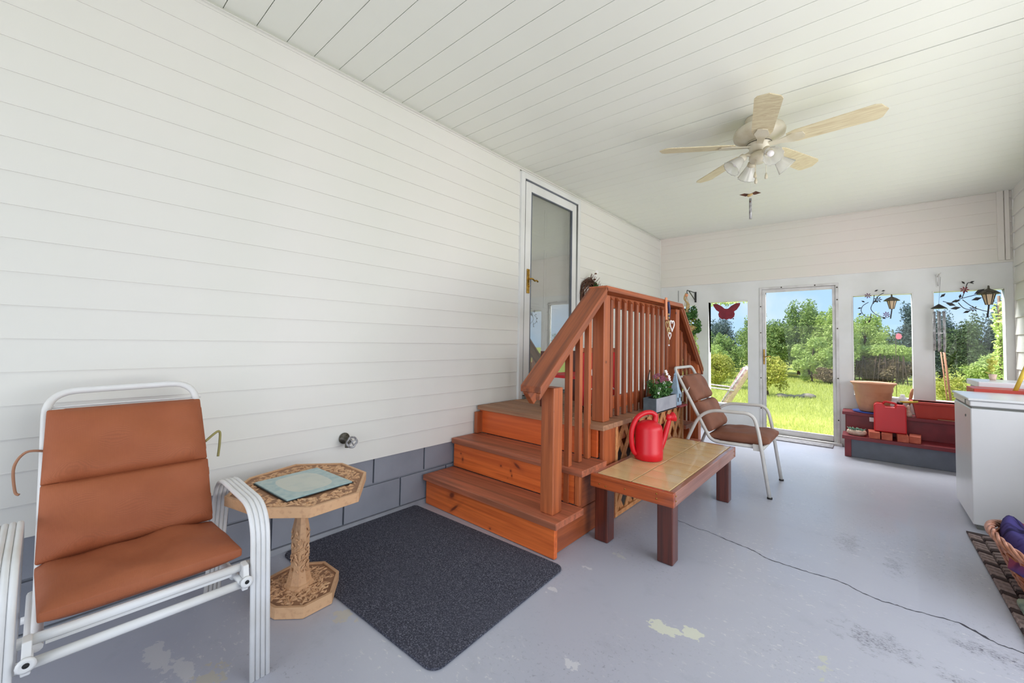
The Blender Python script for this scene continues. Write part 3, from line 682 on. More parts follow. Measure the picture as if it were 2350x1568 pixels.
# carved leaves
def leaves_on(poly_o, poly_i, z, n, size, parent, seed):
    r_ = random.Random(seed); m = MB(); k8 = len(poly_o)
    for i in range(n):
        k = i % k8; t = r_.random(); s = r_.uniform(.12, .88)
        a, b = Vector(poly_o[k]), Vector(poly_o[(k+1) % k8]); c, d = Vector(poly_i[k]), Vector(poly_i[(k+1) % k8])
        p = (a.lerp(b, t)).lerp(c.lerp(d, t), s); an = r_.uniform(0, 6.28); L = size*r_.uniform(.7, 1.3); w_ = L*.38; h = r_.uniform(.003, .006)
        dx, dy = math.cos(an), math.sin(an); cv = r_.uniform(-.4, .4)*L
        pts = [(p.x-dx*L/2, p.y-dy*L/2, z), (p.x-dy*w_/2, p.y+dx*w_/2, z), (p.x+dx*L/2-dy*cv, p.y+dy*L/2+dx*cv, z), (p.x+dy*w_/2, p.y-dx*w_/2, z), (p.x, p.y, z+h), (p.x+dx*L*.2, p.y+dy*L*.2, z+h*1.1)]
        m.add(pts, [(0, 4, 1), (1, 4, 5), (1, 5, 2), (2, 5, 3), (3, 5, 4), (3, 4, 0)])
    return m
o = leaves_on(octo(.93), octo(.60), .4965, 420, .034, tt, 3).build('carved_leaves', 'carved', tt); tag(o, kind='stuff')
MB().prism(octo(.95), .0012, 'z', .4958).build('carving_ground', 'carvedd', tt)
o = leaves_on(octo(.545), octo(.13), .0445, 330, .034, bs, 4).build('carved_leaves', 'carved', bs); tag(o, kind='stuff')
MB().prism(octo(.565), .0012, 'z', .0438).build('carving_ground', 'carvedd', bs)
# pedestal: square tapered post, waisted
m = MB(); cx, cy = tcx+.0, tcy
pr = [(.062, .044), (.060, .06), (.052, .064), (.050, .12), (.046, .15), (.046, .20), (.048, .26), (.044, .31), (.034, .35), (.036, .39), (.044, .43), (.05, .462)]
rot_ = R(20)
v = []; 
for r_, z in pr:
    for k in range(8):
        a = rot_+math.pi/4*k; rr = (r_ if z < .09 else r_*.78)*(1.0 if k % 2 else .86); v.append((cx+rr*math.cos(a), cy+rr*math.sin(a), z))
m.add(v, [(i*8+k, i*8+(k+1) % 8, (i+1)*8+(k+1) % 8, (i+1)*8+k) for i in range(len(pr)-1) for k in range(8)]); pd = m.build('pedestal', 'carved', st_)
m = MB(); r_ = random.Random(9)
for i in range(150):
    z = r_.uniform(.07, .30); k = r_.randrange(8); a = rot_+math.pi/4*(k+.5)+r_.uniform(-.25, .25); rr = .036; an = r_.uniform(-.5, .5)+(.8 if i % 2 else -.8)
    c = Vector((cx+rr*math.cos(a), cy+rr*math.sin(a), z)); tn = Vector((-math.sin(a), math.cos(a), 0)); nn = Vector((math.cos(a), math.sin(a), 0)); up_ = Vector((0, 0, 1))
    d = (up_*math.cos(an)+tn*math.sin(an)); e = (tn*math.cos(an)-up_*math.sin(an)); L = .028; w_ = .010
    m.add([c-d*L/2, c+e*w_/2, c+d*L/2, c-e*w_/2, c+nn*.005], [(0, 4, 1), (1, 4, 2), (2, 4, 3), (3, 4, 0)])
tag(m.build('carved_leaves', 'carved', pd), kind='stuff')
# placemat
pc = Vector(((.264+.577+.639+.345)/4, (.938+.968+.664+.643)/4, .5035))
m = MB().box(-.16, .16, -.145, .145, 0, .006).build('placemat', 'placemat', bevel=.001); m.location = pc; m.rotation_euler.z = R(4)
MB().box(-.165, .165, -.15, .15, -.0015, .0005).build('placemat_backing', 'rubber', m).location = (0, 0, 0)
tag(m, 'pale blue rectangular placemat with a cream oval lying on the carved table', 'placemat')

# ------------------------------------------------------------------ armchairs
def pad(m_name, P00, P10, P01, P11, thick, mat, parent, nrm, nu=22, nv=14, wr=.008, seed=1, edge=.32, top_round=.0):
    """cushion panel between four corners (u along P00->P10), bulged, with boxed edges"""
    P00, P10, P01, P11 = map(Vector, (P00, P10, P01, P11)); N = Vector(nrm).normalized(); r_ = random.Random(seed)
    ph = [r_.uniform(0, 6.28) for _ in range(6)]; m = MB(); V2 = []
    def f(t): return max(0, 1-abs(2*t-1)**4.5)**.5
    for side in (1, 0):
        for j in range(nv+1):
            for i in range(nu+1):
                u, v = i/nu, j/nv; b = f(u)*f(v)
                base = (P00*(1-u)+P10*u)*(1-v)+(P01*(1-u)+P11*u)*v
                wv = wr*(math.sin(9*u+ph[0]+3*v)*math.sin(7*v+ph[1])+.7*math.sin(17*u+ph[2]-5*v)*math.sin(5*v+ph[3]))*b
                t = thick*(edge+(1-edge)*b)
                # pull corners in a little
                V2.append(base+N*(t*.5+wv if side else -t*.5))
    w_ = nu+1; n0 = (nu+1)*(nv+1); F_ = []
    for j in range(nv):
        for i in range(nu): a = j*w_+i; F_ += [(a, a+1, a+w_+1, a+w_), (a+n0, a+w_+n0, a+w_+1+n0, a+1+n0)]
    for i in range(nu):
        F_ += [(i, i+n0, i+1+n0, i+1), (nv*w_+i, nv*w_+i+1, nv*w_+i+1+n0, nv*w_+i+n0)]
    for j in range(nv):
        F_ += [(j*w_, (j+1)*w_, (j+1)*w_+n0, j*w_+n0), (j*w_+nu, j*w_+nu+n0, (j+1)*w_+nu+n0, (j+1)*w_+nu)]
    m.add(V2, F_, True)
    o = m.build(m_name, mat, parent)
    b = o.modifiers.new('bevel', 'BEVEL'); b.width = .006; b.segments = 2; b.limit_method = 'ANGLE'; b.angle_limit = R(50)
    return o

# chair A: faces +x, four parallel tubes in each arm
cA = thing('patio_armchair', (.5, .23, 0), 'white tubular armchair with ribbed arms at the left, beside the carved table', 'chair', None)
def arm_path(y):
    return round_path([(.825, y, 0.0), (.770, y, .560), (.30, y, .572), (.20, y, .0)], .12, 8)
for s, yb in ((1, .505), (-1, -.078)):
    for k in range(4):
        MB().tube(arm_path(yb+k*.0155), .0085, 8).build('arm_tube', 'frame', cA)
bt = .0105
MB().tube(round_path([(.74, .015, .335), (.40, .015, .345), (.148, .008, .955), (.148, .442, .965), (.40, .455, .345), (.74, .462, .335)], .085, 8), .0125, 10).build('seat_frame', 'frame', cA)
m = MB()
for (x, z) in ((.765, .372), (.785, .322)): m.tube([(x, -.02, z), (x, .50, z)], .0135, 10)
m.build('front_rail', 'frame', cA)
m = MB().box(.752, .758, .03, .45, .345, .372).build('sling_edge', 'frame', cA)
for y in (-.002, .482):
    MB().prism([(.755, .305), (.795, .300), (.808, .335), (.795, .385), (.76, .388)], .018, 'y', y-.009).build('pivot_plate', 'frame', cA, bevel=.003)
    MB().lathe([(.018, 0), (.019, .006), (.012, .009), (.0065, .006)], (.806, y, .335), 16, (1, 0, 0)).build('pivot_ring', 'frame', cA); MB().lathe([(0, 0), (.0065, 0), (.0065, .007), (0, .007)], (.806, y, .335), 12, (1, 0, 0)).build('pivot_bolt', 'rubber', cA)
MB().tube([(.30, -.02, .22), (.30, .50, .22)], .012, 8).build('rear_rail', 'frame', cA)
m = MB()
for t in np.linspace(.06, .95, 9):
    x = .40-.235*t; z = .345+.585*t; m.tube([(x-.006, .015, z), (x-.018, .24, z), (x-.006, .462, z)], .004, 6)
m.build('support_strap', 'frame', cA)
for y in (.0, .47): MB().tube([(.40, y, .34), (.62, y, .325), (.80, y, .335)], .0105, 8).build('side_rail', 'frame', cA)
uA = thing('chair_cushion', (.5, .24, .36), 'rust orange woven cushion in three padded sections on the white armchair', 'cushion')
bx = lambda t, off: (.435-.215*t+off*.92, .425+.505*t+off*.37)
N_ = (.92, 0, .39)
def bpnt(t, y): x = .425-.215*t; z = .42+.475*t; return (x, y, z)
pad('back_pad', bpnt(.50, .005), bpnt(.50, .462), bpnt(1.0, .010), bpnt(1.0, .450), .085, 'cush', uA, N_, seed=2)
pad('back_pad', bpnt(.03, .003), bpnt(.03, .467), bpnt(.50, .005), bpnt(.50, .464), .088, 'cush', uA, N_, seed=3)
pad('seat_pad', (.40, .003, .41), (.40, .47, .41), (.765, .012, .42), (.765, .478, .42), .085, 'cush', uA, (-.0, 0, 1), seed=4)
MB().tube(smooth_path([(.27, .465, .72), (.235, .52, .75), (.235, .525, .70), (.24, .52, .64)], 6), .005, 6).build('tie_strap', 'tie2', uA)
MB().tube(smooth_path([(.25, .015, .76), (.25, -.03, .765), (.25, -.055, .72), (.25, -.05, .64), (.255, -.04, .625)], 6), .004, 6).build('tie_strap', 'tie', uA)

# chair B: near the end door, also faces +x
cB = thing('patio_armchair', (1.6, 3.95, 0), 'cream tubular armchair with round arms at the far end of the tiled bench', 'chair', None)
for y, o_ in ((3.69, 0), (4.265, 0)):
    MB().tube(round_path([(1.848, y, .0), (1.775, y, .50), (1.74, y, .635), (1.36, y, .625), (1.24, y, .36), (1.12, y, .0)], .14, 8), .0135, 10).build('arm_tube', 'frame2', cB)
    for x in (1.848, 1.12): MB().tube([(x, y, 0), (x, y, .012)], .018, 10).build('rubber_foot', 'rubber', cB)
y0, y1 = 3.735, 4.22
MB().tube(round_path([(1.80, y0, .37), (1.42, y0, .36), (1.16, y0, .86), (1.11, y0, .96), (1.11, y1, .96), (1.16, y1, .86), (1.42, y1, .36), (1.80, y1, .37)], .06, 6), .014, 10).build('seat_frame', 'frame2', cB)
MB().tube([(1.17, y0, .885), (1.17, y1, .885)], .010, 8).build('cross_tube', 'frame2', cB)
MB().tube([(1.80, 3.69, .37), (1.80, 4.265, .37)], .013, 8).build('front_rail', 'frame2', cB)
for y in (3.705, 4.25): MB().box(1.735, 1.80, y-.006, y+.006, .345, .395).build('bracket_plate', 'frame2', cB, bevel=.002)
sm = MB().box(0, .022, y0+.005, y1-.005, .352, .356).build('seat_strap', 'frame2', cB); sm.location = Vector((1.46, 0, 0))-world_loc(cB)
for k in range(1, 8): dupm(sm, (1.46+k*.043, 0, 0), cB)
uB = thing('chair_cushion', (1.5, 3.98, .38), 'brown woven cushion in three padded sections on the cream armchair', 'cushion')
def b2(t, y): return (1.415-.225*t, y, .44+.43*t)
N2 = (.88, 0, .46)
pad('back_pad', b2(.56, 3.745), b2(.56, 4.20), b2(1.05, 3.75), b2(1.05, 4.19), .105, 'cush2', uB, N2, seed=12)
pad('back_pad', b2(.0, 3.745), b2(.0, 4.20), b2(.54, 3.745), b2(.54, 4.20), .125, 'cush2', uB, N2, seed=13)
pad('seat_pad', (1.40, 3.74, .405), (1.40, 4.21, .405), (1.84, 3.74, .42), (1.84, 4.21, .42), .10, 'cush2', uB, (0, 0, 1), seed=14)
MB().tube(smooth_path([(1.24, 3.742, .80), (1.22, 3.735, .74), (1.245, 3.73, .68)], 5), .004, 6).build('tie_strap', 'frame2', uB)

# ------------------------------------------------------------------ tiled bench
X0, X1, Y0, Y1, ZT = 1.165, 1.655, 2.165, 3.50, .395
bn = thing('tiled_bench', (1.41, 2.85, 0), 'low wooden bench with sand coloured tiles and dark square legs beside the steps', 'bench')
th = .075; e = .030
part(MB().box(X0, X1, Y0, Y0+e, ZT-th, ZT), 'apron_board', 'bench', .004, bn); part(MB().box(X0, X1, Y1-e, Y1, ZT-th, ZT), 'apron_board', 'bench', .004, bn)
M['bench_y'] = wood('varnished bench wood y', (166, 112, 92), (120, 70, 54), 'y', .28, coat=.5)
part(MB().box(X0, X0+e, Y0+e, Y1-e, ZT-th, ZT), 'apron_board', 'bench_y', .004, bn); part(MB().box(X1-e, X1, Y0+e, Y1-e, ZT-th, ZT), 'apron_board', 'bench_y', .004, bn)
part(MB().box(X0+e, X1-e, Y0+e, Y1-e, ZT-.045, ZT-.008), 'grout_bed', 'grout', 0, bn)
nx, ny = 2, 9; gx = (X1-X0-2*e)/nx; gy = (Y1-Y0-2*e)/ny
tl = MB().box(.003, gx-.003, .003, gy-.003, 0, .0105).build('tile', 'tile', bn, bevel=.0015); first = True
for i in range(nx):
    for j in range(ny):
        p = (X0+e+i*gx, Y0+e+j*gy, ZT-.008)
        if first: tl.location = Vector(p)-world_loc(bn); first = False
        else: dupm(tl, (p[0], p[1], p[2]+random.uniform(-.0006, .0006)), bn)
for (x, y) in ((X0+.015, Y0+.03), (X1-.105, Y0+.045), (X0+.015, Y1-.12), (X1-.105, Y1-.13)):
    part(MB().box(x, x+.085, y, y+.085, .001, ZT-.046 if False else ZT-th+.02), 'leg', 'benchleg', .006, bn)
s_ = MB().lathe([(0, 0), (.0045, 0), (.004, .002), (0, .003)], (0, 0, 0), 8, (0, -1, 0)).build('screw', 'brass', bn); fst = True
for (x, z) in ((X0+.06, .025), (X0+.10, .02), (X0+.22, .035), (X0+.40, .055), (X0+.40, .03)):
    p = (x, Y0, ZT-th+z)
    if fst: s_.location = Vector(p)-world_loc(bn); fst = False
    else: dupm(s_, p, bn)
for (y, z) in ((Y0+.035, .055), (Y0+.035, .03), (Y1-.05, .05), (Y1-.05, .02)): dupm(s_, (X1, y, ZT-th+z), bn, (0, 0, R(90)))

# ------------------------------------------------------------------ watering can
wx, wy, wz = 1.30, 2.70, ZT+.004
wc = thing('watering_can', (wx, wy, wz), 'bright red plastic watering can standing on the tiled bench', 'watering can')
MB().lathe([(0, 0), (.085, 0), (.092, .006), (.094, .055), (.091, .062), (.090, .20), (.086, .222), (.072, .236), (.048, .250), (.030, .256), (0, .258)], (wx, wy, wz), 36).build('can_body', 'red', wc)
ax_ = Vector((.64, .77, 0)).normalized()   # spout direction, to the right in the photograph and away
def wp(d, h): return (wx+ax_.x*d, wy+ax_.y*d, wz+h)
MB().tube(smooth_path([wp(.045, .235), wp(.05, .285), wp(.02, .308), wp(-.03, .305), wp(-.085, .272), wp(-.118, .20), wp(-.122, .12), wp(-.108, .055), wp(-.088, .035)], 5), [.018]*8+[.0165]*33, 10).build('handle', 'red', wc)
MB().tube(smooth_path([wp(.07, .04), wp(.11, .13), wp(.14, .22), wp(.155, .27)], 5), [.026-.001*i for i in range(16)], 12).build('spout', 'red', wc)
MB().lathe([(.012, 0), (.022, .02), (.033, .04), (.034, .046), (0, .052)], wp(.142, .267), 18, (ax_.x*.9, ax_.y*.9, .25)).build('spout_head', 'red', wc)
MB().tube([wp(.14, .255), wp(.155, .29)], [.015, .022], 12).build('spout_neck', 'red', wc)

# ------------------------------------------------------------------ foliage helper
def leaf_cloud(name, mat, parent, pts, size, normal_up=.3, seed=0, kind=None, origin=None):
    """pts: (n,3) centres; one folded leaf (two triangles sharing a midrib) each"""
    r_ = np.random.default_rng(seed); n = len(pts)
    d = r_.normal(size=(n, 3)); d /= np.linalg.norm(d, axis=1)[:, None]
    e_ = r_.normal(size=(n, 3)); e_[:, 2] *= (1-normal_up); s = np.cross(d, e_); s /= np.linalg.norm(s, axis=1)[:, None]
    L = size*r_.uniform(.6, 1.4, n)[:, None]; Wd = L*.42; nn = np.cross(d, s)*L*.12
    v = np.empty((n, 4, 3)); v[:, 0] = pts-d*L/2; v[:, 1] = pts+s*Wd/2+nn; v[:, 2] = pts+d*L/2; v[:, 3] = pts-s*Wd/2+nn
    o0 = np.array(world_loc(parent)) if parent is not None else np.zeros(3)
    me = bpy.data.meshes.new(name); me.vertices.add(4*n); me.vertices.foreach_set('co', (v-o0).reshape(-1)); me.loops.add(6*n); me.polygons.add(2*n)
    idx = (np.arange(n)[:, None]*4+np.array([0, 1, 2, 0, 2, 3])[None]).reshape(-1)
    me.loops.foreach_set('vertex_index', idx.astype(np.int32)); me.polygons.foreach_set('loop_start', np.arange(0, 6*n, 3, dtype=np.int32)); me.polygons.foreach_set('loop_total', np.full(2*n, 3, np.int32))
    me.update(calc_edges=True); me.materials.append(M[mat]); o = bpy.data.objects.new(name, me); scene.collection.objects.link(o)
    if parent is not None: o.parent = parent
    if kind: o['kind'] = kind
    return o
def blob_pts(n, c, rad, seed, hollow=.45, lump=.28, nl=26):
    r_ = np.random.default_rng(seed); c = np.array(c); rad = np.array(rad)
    cl = r_.normal(size=(nl, 3)); cl /= np.linalg.norm(cl, axis=1)[:, None]; cl *= r_.uniform(hollow, .85, nl)[:, None]; 
    k = r_.integers(0, nl, n); q = r_.normal(size=(n, 3)); q /= np.linalg.norm(q, axis=1)[:, None]; q *= (r_.uniform(0, 1, n)**.4)[:, None]*lump
    p = c+(cl[k]+q)*rad; return p

# ------------------------------------------------------------------ flower box and birdhouse on the deck edge
fb = thing('flower_box', (1.15, 3.2, .648), 'slate blue wooden flower box of maroon and white pansies against the balusters', 'flower box')
m = MB(); a, b, y0, y1, z0, z1 = 1.126, 1.226, 3.02, 3.46, .649, .76
part(m.box(a, b, y0, y0+.008, z0, z1), 'end_panel', 'planterb', .001, fb); part(MB().box(a, b, y1-.008, y1, z0, z1), 'end_panel', 'planterb', .001, fb)
part(MB().box(b-.008, b, y0+.008, y1-.008, z0, z1), 'front_panel', 'planterw', .001, fb); part(MB().box(a, a+.008, y0+.008, y1-.008, z0, z1).box(a, b, y0+.008, y1-.008, z0, z0+.008), 'back_panel', 'planterb', 0, fb)
part(MB().box(a+.008, b-.008, y0+.008, y1-.008, z1-.03, z1-.012), 'soil', 'soil', 0, fb)
leaf_cloud('foliage', 'leaf_pot', fb, blob_pts(1300, (1.175, 3.22, .82), (.08, .19, .09), 21, nl=30), .026)
r_ = random.Random(5)
m = MB()
for i in range(26):
    x, y, z = 1.17+r_.uniform(-.05, .06), 3.2+r_.uniform(-.15, .14), .83+r_.uniform(0, .14); m.tube([(x, y, .79), (x+r_.uniform(-.01, .01), y, z)], .0012, 4)
m.build('stem', 'leaf_pot', fb)
def flower(x, y, z, s, mat, par, dirn=(1, -.5, .3)):
    m = MB(); dv = Vector(dirn).normalized(); q = dv.to_track_quat('Z', 'Y')
    for k in range(5):
        a = 2*math.pi*k/5; pts = [Vector((0, 0, 0)), Vector((math.cos(a-.5)*s*.8, math.sin(a-.5)*s*.8, .15*s)), Vector((math.cos(a)*s, math.sin(a)*s, .1*s)), Vector((math.cos(a+.5)*s*.8, math.sin(a+.5)*s*.8, .15*s))]
        m.add([q @ p+Vector((x, y, z)) for p in pts], [(0, 1, 2, 3)])
    m.ball((x+dv.x*.002, y+dv.y*.002, z+dv.z*.002), s*.18, 6); return m.build('flower', mat, par)
for i in range(16): flower(1.19+r_.uniform(-.03, .04), 3.19+r_.uniform(-.12, .08), .88+r_.uniform(-.02, .05), .017, 'petm', fb)
for (y, z) in ((3.26, .955), (3.28, .935), (3.33, .91), (3.335, .89), (3.22, .865), (3.37, .86), (3.12, .83), (3.10, .80), (3.25, .83)): flower(1.21, y, z, .015, 'petw', fb)
MB().tube(smooth_path([(1.13, 3.06, .76), (1.135, 3.08, .88), (1.14, 3.11, .97)], 4), .004, 6).build('hook_wire', 'black', fb)
bh = thing('birdhouse', (1.2, 3.56, .66), 'pale blue church shaped birdhouse with a pointed steeple beside the flower box', 'birdhouse')
part(MB().prism([(3.485, .66), (3.60, .66), (3.60, .76), (3.5425, .80), (3.485, .76)], .07, 'x', 1.15), 'nave', 'cyanp', .002, bh)
m = MB(); m.add([(1.16, 3.49, .76), (1.225, 3.49, .76), (1.225, 3.56, .76), (1.16, 3.56, .76), (1.1925, 3.525, .965)], [(0, 1, 4), (1, 2, 4), (2, 3, 4), (3, 0, 4), (3, 2, 1, 0)]); part(m, 'steeple', 'cyanp', 0, bh)
m = MB(); part(m.box(1.1905, 1.1945, 3.49, 3.56, .918, .924), 'cross_bar', 'cyanp', 0, bh)
for y, z in ((3.51, .69), (3.55, .72), (3.585, .69)): MB().box(1.2205, 1.2225, y-.008, y+.008, z, z+.035).build('window_opening', 'black', bh)
MB().box(1.13, 1.25, 3.475, 3.66, .649, .66).build('base_board', 'burg', bh)
# small red pot between balusters and box
# ------------------------------------------------------------------ ribbon ornament on the rail
ro = thing('ribbon_charm', (1.13, 3.5, 1.5), 'string of wooden hearts and orange ribbon hung from the handrail', 'ornament')
m = MB().tube(smooth_path([(1.135, 3.46, 1.57), (1.137, 3.455, 1.50), (1.135, 3.465, 1.42), (1.137, 3.46, 1.38)], 5), .011, 7); m.build('orange_ribbon', 'peach', ro)
MB().tube(smooth_path([(1.135, 3.51, 1.54), (1.139, 3.525, 1.47), (1.137, 3.515, 1.39)], 5), .012, 7).build('navy_ribbon', 'navy', ro)
def heart(cy, cz, s, mat, th=.004, x=1.145):
    P = [(x, cy+s*.062*16*math.sin(t)**3, cz+s*.062*(13*math.cos(t)-5*math.cos(2*t)-2*math.cos(3*t)-math.cos(4*t))) for t in np.linspace(0, 2*math.pi, 28, endpoint=False)]
    MB().tube(P, th, 6, closed=True).build('heart', mat, ro)
heart(3.575, 1.34, .052, 'petw', .006); heart(3.47, 1.335, .042, 'straw'); heart(3.52, 1.25, .032, 'petw'); heart(3.49, 1.29, .03, 'straw')
MB().tube([(1.14, 3.5, 1.42), (1.14, 3.52, 1.2), (1.14, 3.515, 1.16)], .002, 5).build('cord', 'straw', ro); MB().ball((1.14, 3.515, 1.165), .008, 8).build('bead', 'petw', ro)
for z in (1.37, 1.40, 1.43): MB().ball((1.143, 3.50, z), .009, 8).build('bead', 'straw', ro)

# ------------------------------------------------------------------ red director chair on the landing behind the rail
rc = thing('folding_chair', (.6, 3.25, .648), 'folding wooden chair with red canvas and white script on the landing behind the balusters', 'chair')
zf = .649
for (x, y) in ((.42, 2.68), (.42, 3.16), (.78, 2.68), (.78, 3.16)): MB().box(x-.015, x+.015, y-.015, y+.015, zf, zf+.45).build('leg', 'benchleg', rc)
MB().box(.40, .79, 2.70, 3.14, zf+.24, zf+.262).build('seat', 'cloth_red', rc)
m = MB().box(.80, .812, 2.66, 3.18, zf+.05, zf+.45).build('canvas_panel', 'cloth_red', rc, bevel=.003)
MB().box(.79, .82, 2.64, 3.20, zf+.451, zf+.485).build('top_rail', 'bench', rc, bevel=.003); MB().box(.795, .815, 2.64, 3.20, zf+.01, zf+.045).build('bottom_rail', 'benchleg', rc, bevel=.003)
sc1 = []
for k in range(46):
    t = k/45; sc1.append((.8145, 2.69+.42*t+.018*math.sin(t*44), zf+.28+.03*math.cos(t*44)+.02*math.sin(t*7)))
MB().tube(sc1, .005, 5).build('white_script', 'petw', m)
MB().tube(smooth_path([(.8145, 2.68, zf+.13), (.8145, 2.80, zf+.17), (.8145, 2.94, zf+.12), (.8145, 3.08, zf+.16), (.8145, 3.15, zf+.14)], 5), .006, 5).build('white_script', 'petw', m)
MB().lathe([(0, 0), (.035, 0), (.04, .03), (.03, .055), (0, .06)], (.95, 2.60, .649), 14).build('garden_ornament', 'black')
o = scene.collection.objects[-1]; tag(o, 'small black round ornament on the landing by the corner post', 'ornament')

# ------------------------------------------------------------------ wreath on the wall
wtx, wty, wtz = .045, 4.06, 1.70
wt = thing('wreath', (0.01, wty, wtz), 'brown grapevine wreath with cream and green sprigs on the wall beyond the storm door', 'wreath')
r_ = random.Random(11); m = MB()
for k in range(26):
    ph = r_.uniform(0, 6.28); rr = .145+r_.uniform(-.035, .035); ox = r_.uniform(.02, .065); wv = r_.uniform(.008, .02)
    P = [(ox+wv*math.sin(3*a+ph), wty+(rr+wv*math.cos(4*a+ph))*math.cos(a), wtz+(rr+wv*math.cos(4*a+ph))*1.15*math.sin(a)) for a in np.linspace(0, 2*math.pi, 30, endpoint=False)]
    m.tube(P, .0035, 4, closed=True)
m.build('vine_ring', 'twig', wt)
m = MB()
for k in range(40):
    a = r_.uniform(.2, 2.6); p = Vector((.06, wty+.15*math.cos(a), wtz+.17*math.sin(a))); d = Vector((r_.uniform(.0, .06), r_.uniform(-.05, .06), r_.uniform(0, .10))); m.tube([p, p+d], .002, 4)
m.build('twigs', 'twig', wt)
leaf_cloud('foliage', 'leaf_pot', wt, blob_pts(130, (.085, wty+.09, wtz+.07), (.04, .08, .09), 5), .045)
leaf_cloud('straw_tuft', 'straw', wt, blob_pts(60, (.10, wty+.0, wtz-.01), (.04, .06, .09), 6), .06)
for (y, z) in ((.05, .27), (.07, .15), (.10, .06), (.03, .20)): MB().ball((.09, wty+y, wtz+z), .014, 8, (1, 1, .7)).build('pod', 'twig', wt)
for (y, z) in ((.06, .29), (.02, .24), (.10, .12)): flower(.1, wty+y, wtz+z, .022, 'petw', wt)

# ------------------------------------------------------------------ wall faucet
fx, fy, fz = 0, 1.215, .565
fa = thing('wall_faucet', (0, fy, fz), 'weathered round tap on the white siding above the grey blocks', 'faucet')
MB().lathe([(0, 0), (.03, 0), (.034, .005), (.030, .012), (.017, .016), (.015, .04), (0, .042)], (.008, fy, fz), 16, (1, 0, 0)).build('flange', 'rust', fa)
MB().tube([(.03, fy, fz), (.085, fy, fz-.004)], .014, 10).build('spindle', 'rust', fa)
m = MB(); cc = Vector((.088, fy+.01, fz-.012)); P = [cc+Vector((.004*math.cos(5*a), .030*math.cos(a), .030*math.sin(a))) for a in np.linspace(0, 6.283, 30, endpoint=False)]; m.tube(P, .006, 7, closed=True)
for k in range(4): a = k*math.pi/2+.5; m.tube([cc, cc+Vector((0, .028*math.cos(a), .028*math.sin(a)))], .004, 6)
m.build('hand_wheel', 'steel', fa); MB().tube(smooth_path([(.05, fy, fz), (.07, fy-.01, fz-.02), (.072, fy-.012, fz-.042)], 4), .013, 9).build('spout', 'rust', fa)

# ------------------------------------------------------------------ ceiling fan
FX, FY, FA = 1.86, 3.27, -4
zc = HC+SL*FX
fn = thing('ceiling_fan', (FX, FY, zc), 'cream five bladed ceiling fan with glass shades and pull chains', 'ceiling fan')
c = (FX, FY, 0)
MB().lathe([(0, zc), (.085, zc), (.088, zc-.01), (.080, zc-.05), (.060, zc-.062)][::-1], c, 32).build('canopy', 'fan', fn)
ZB = 2.59
MB().lathe([(.055, ZB+.030), (.085, ZB+.032), (.12, ZB+.042), (.158, ZB+.068), (.163, ZB+.092), (.152, ZB+.120), (.12, ZB+.142), (.08, zc-.045), (0, zc-.04)], c, 40).build('motor_housing', 'fan', fn)
MB().lathe([(0, ZB-.045), (.045, ZB-.043), (.06, ZB-.035), (.064, ZB+.008), (.078, ZB+.012), (.078, ZB+.026), (.05, ZB+.030)], c, 32).build('switch_housing', 'fan', fn)
MB().lathe([(.0782, ZB+.012), (.0792, ZB+.016), (.0782, ZB+.020)], c, 32).build('trim_ring', 'rust', fn)
MB().lathe([(0, ZB-.125), (.03, ZB-.12), (.056, ZB-.105), (.064, ZB-.085), (.06, ZB-.062), (.045, ZB-.045)], c, 30).build('light_fitter', 'fan', fn)
for k in range(5):
    a = R(FA+72*k); ca, sa = math.cos(a), math.sin(a); tilt = R(-12)
    def bp_(r, w, h): # radial r, across w
        return (FX+r*ca-w*math.cos(tilt)*sa, FY+r*sa+w*math.cos(tilt)*ca, ZB+.0+h+w*math.sin(tilt))
    out_ = [(.17, -.045), (.22, -.062), (.62, -.073), (.648, -.060), (.662, -.03), (.677, 0), (.662, .03), (.648, .060), (.62, .073), (.22, .062), (.17, .045)]
    m = MB(); n = len(out_); v = [bp_(r, w, 0) for r, w in out_]+[bp_(r, w, .006) for r, w in out_]
    m.add(v, [tuple(range(n)), tuple(range(2*n-1, n-1, -1))]+[(i, (i+1) % n, (i+1) % n+n, i+n) for i in range(n)]); bl_ = m.build('blade', 'blade', fn)
    m = MB(); br = [(.06, -.018), (.13, -.022), (.20, -.045), (.26, -.03), (.27, 0), (.26, .03), (.20, .045), (.13, .022), (.06, .018)]; n = len(br)
    v = [bp_(r, w, -.008) for r, w in br]+[bp_(r, w, -.001) for r, w in br]
    m.add(v, [tuple(range(n)), tuple(range(2*n-1, n-1, -1))]+[(i, (i+1) % n, (i+1) % n+n, i+n) for i in range(n)]); m.build('blade_iron', 'fan', fn)
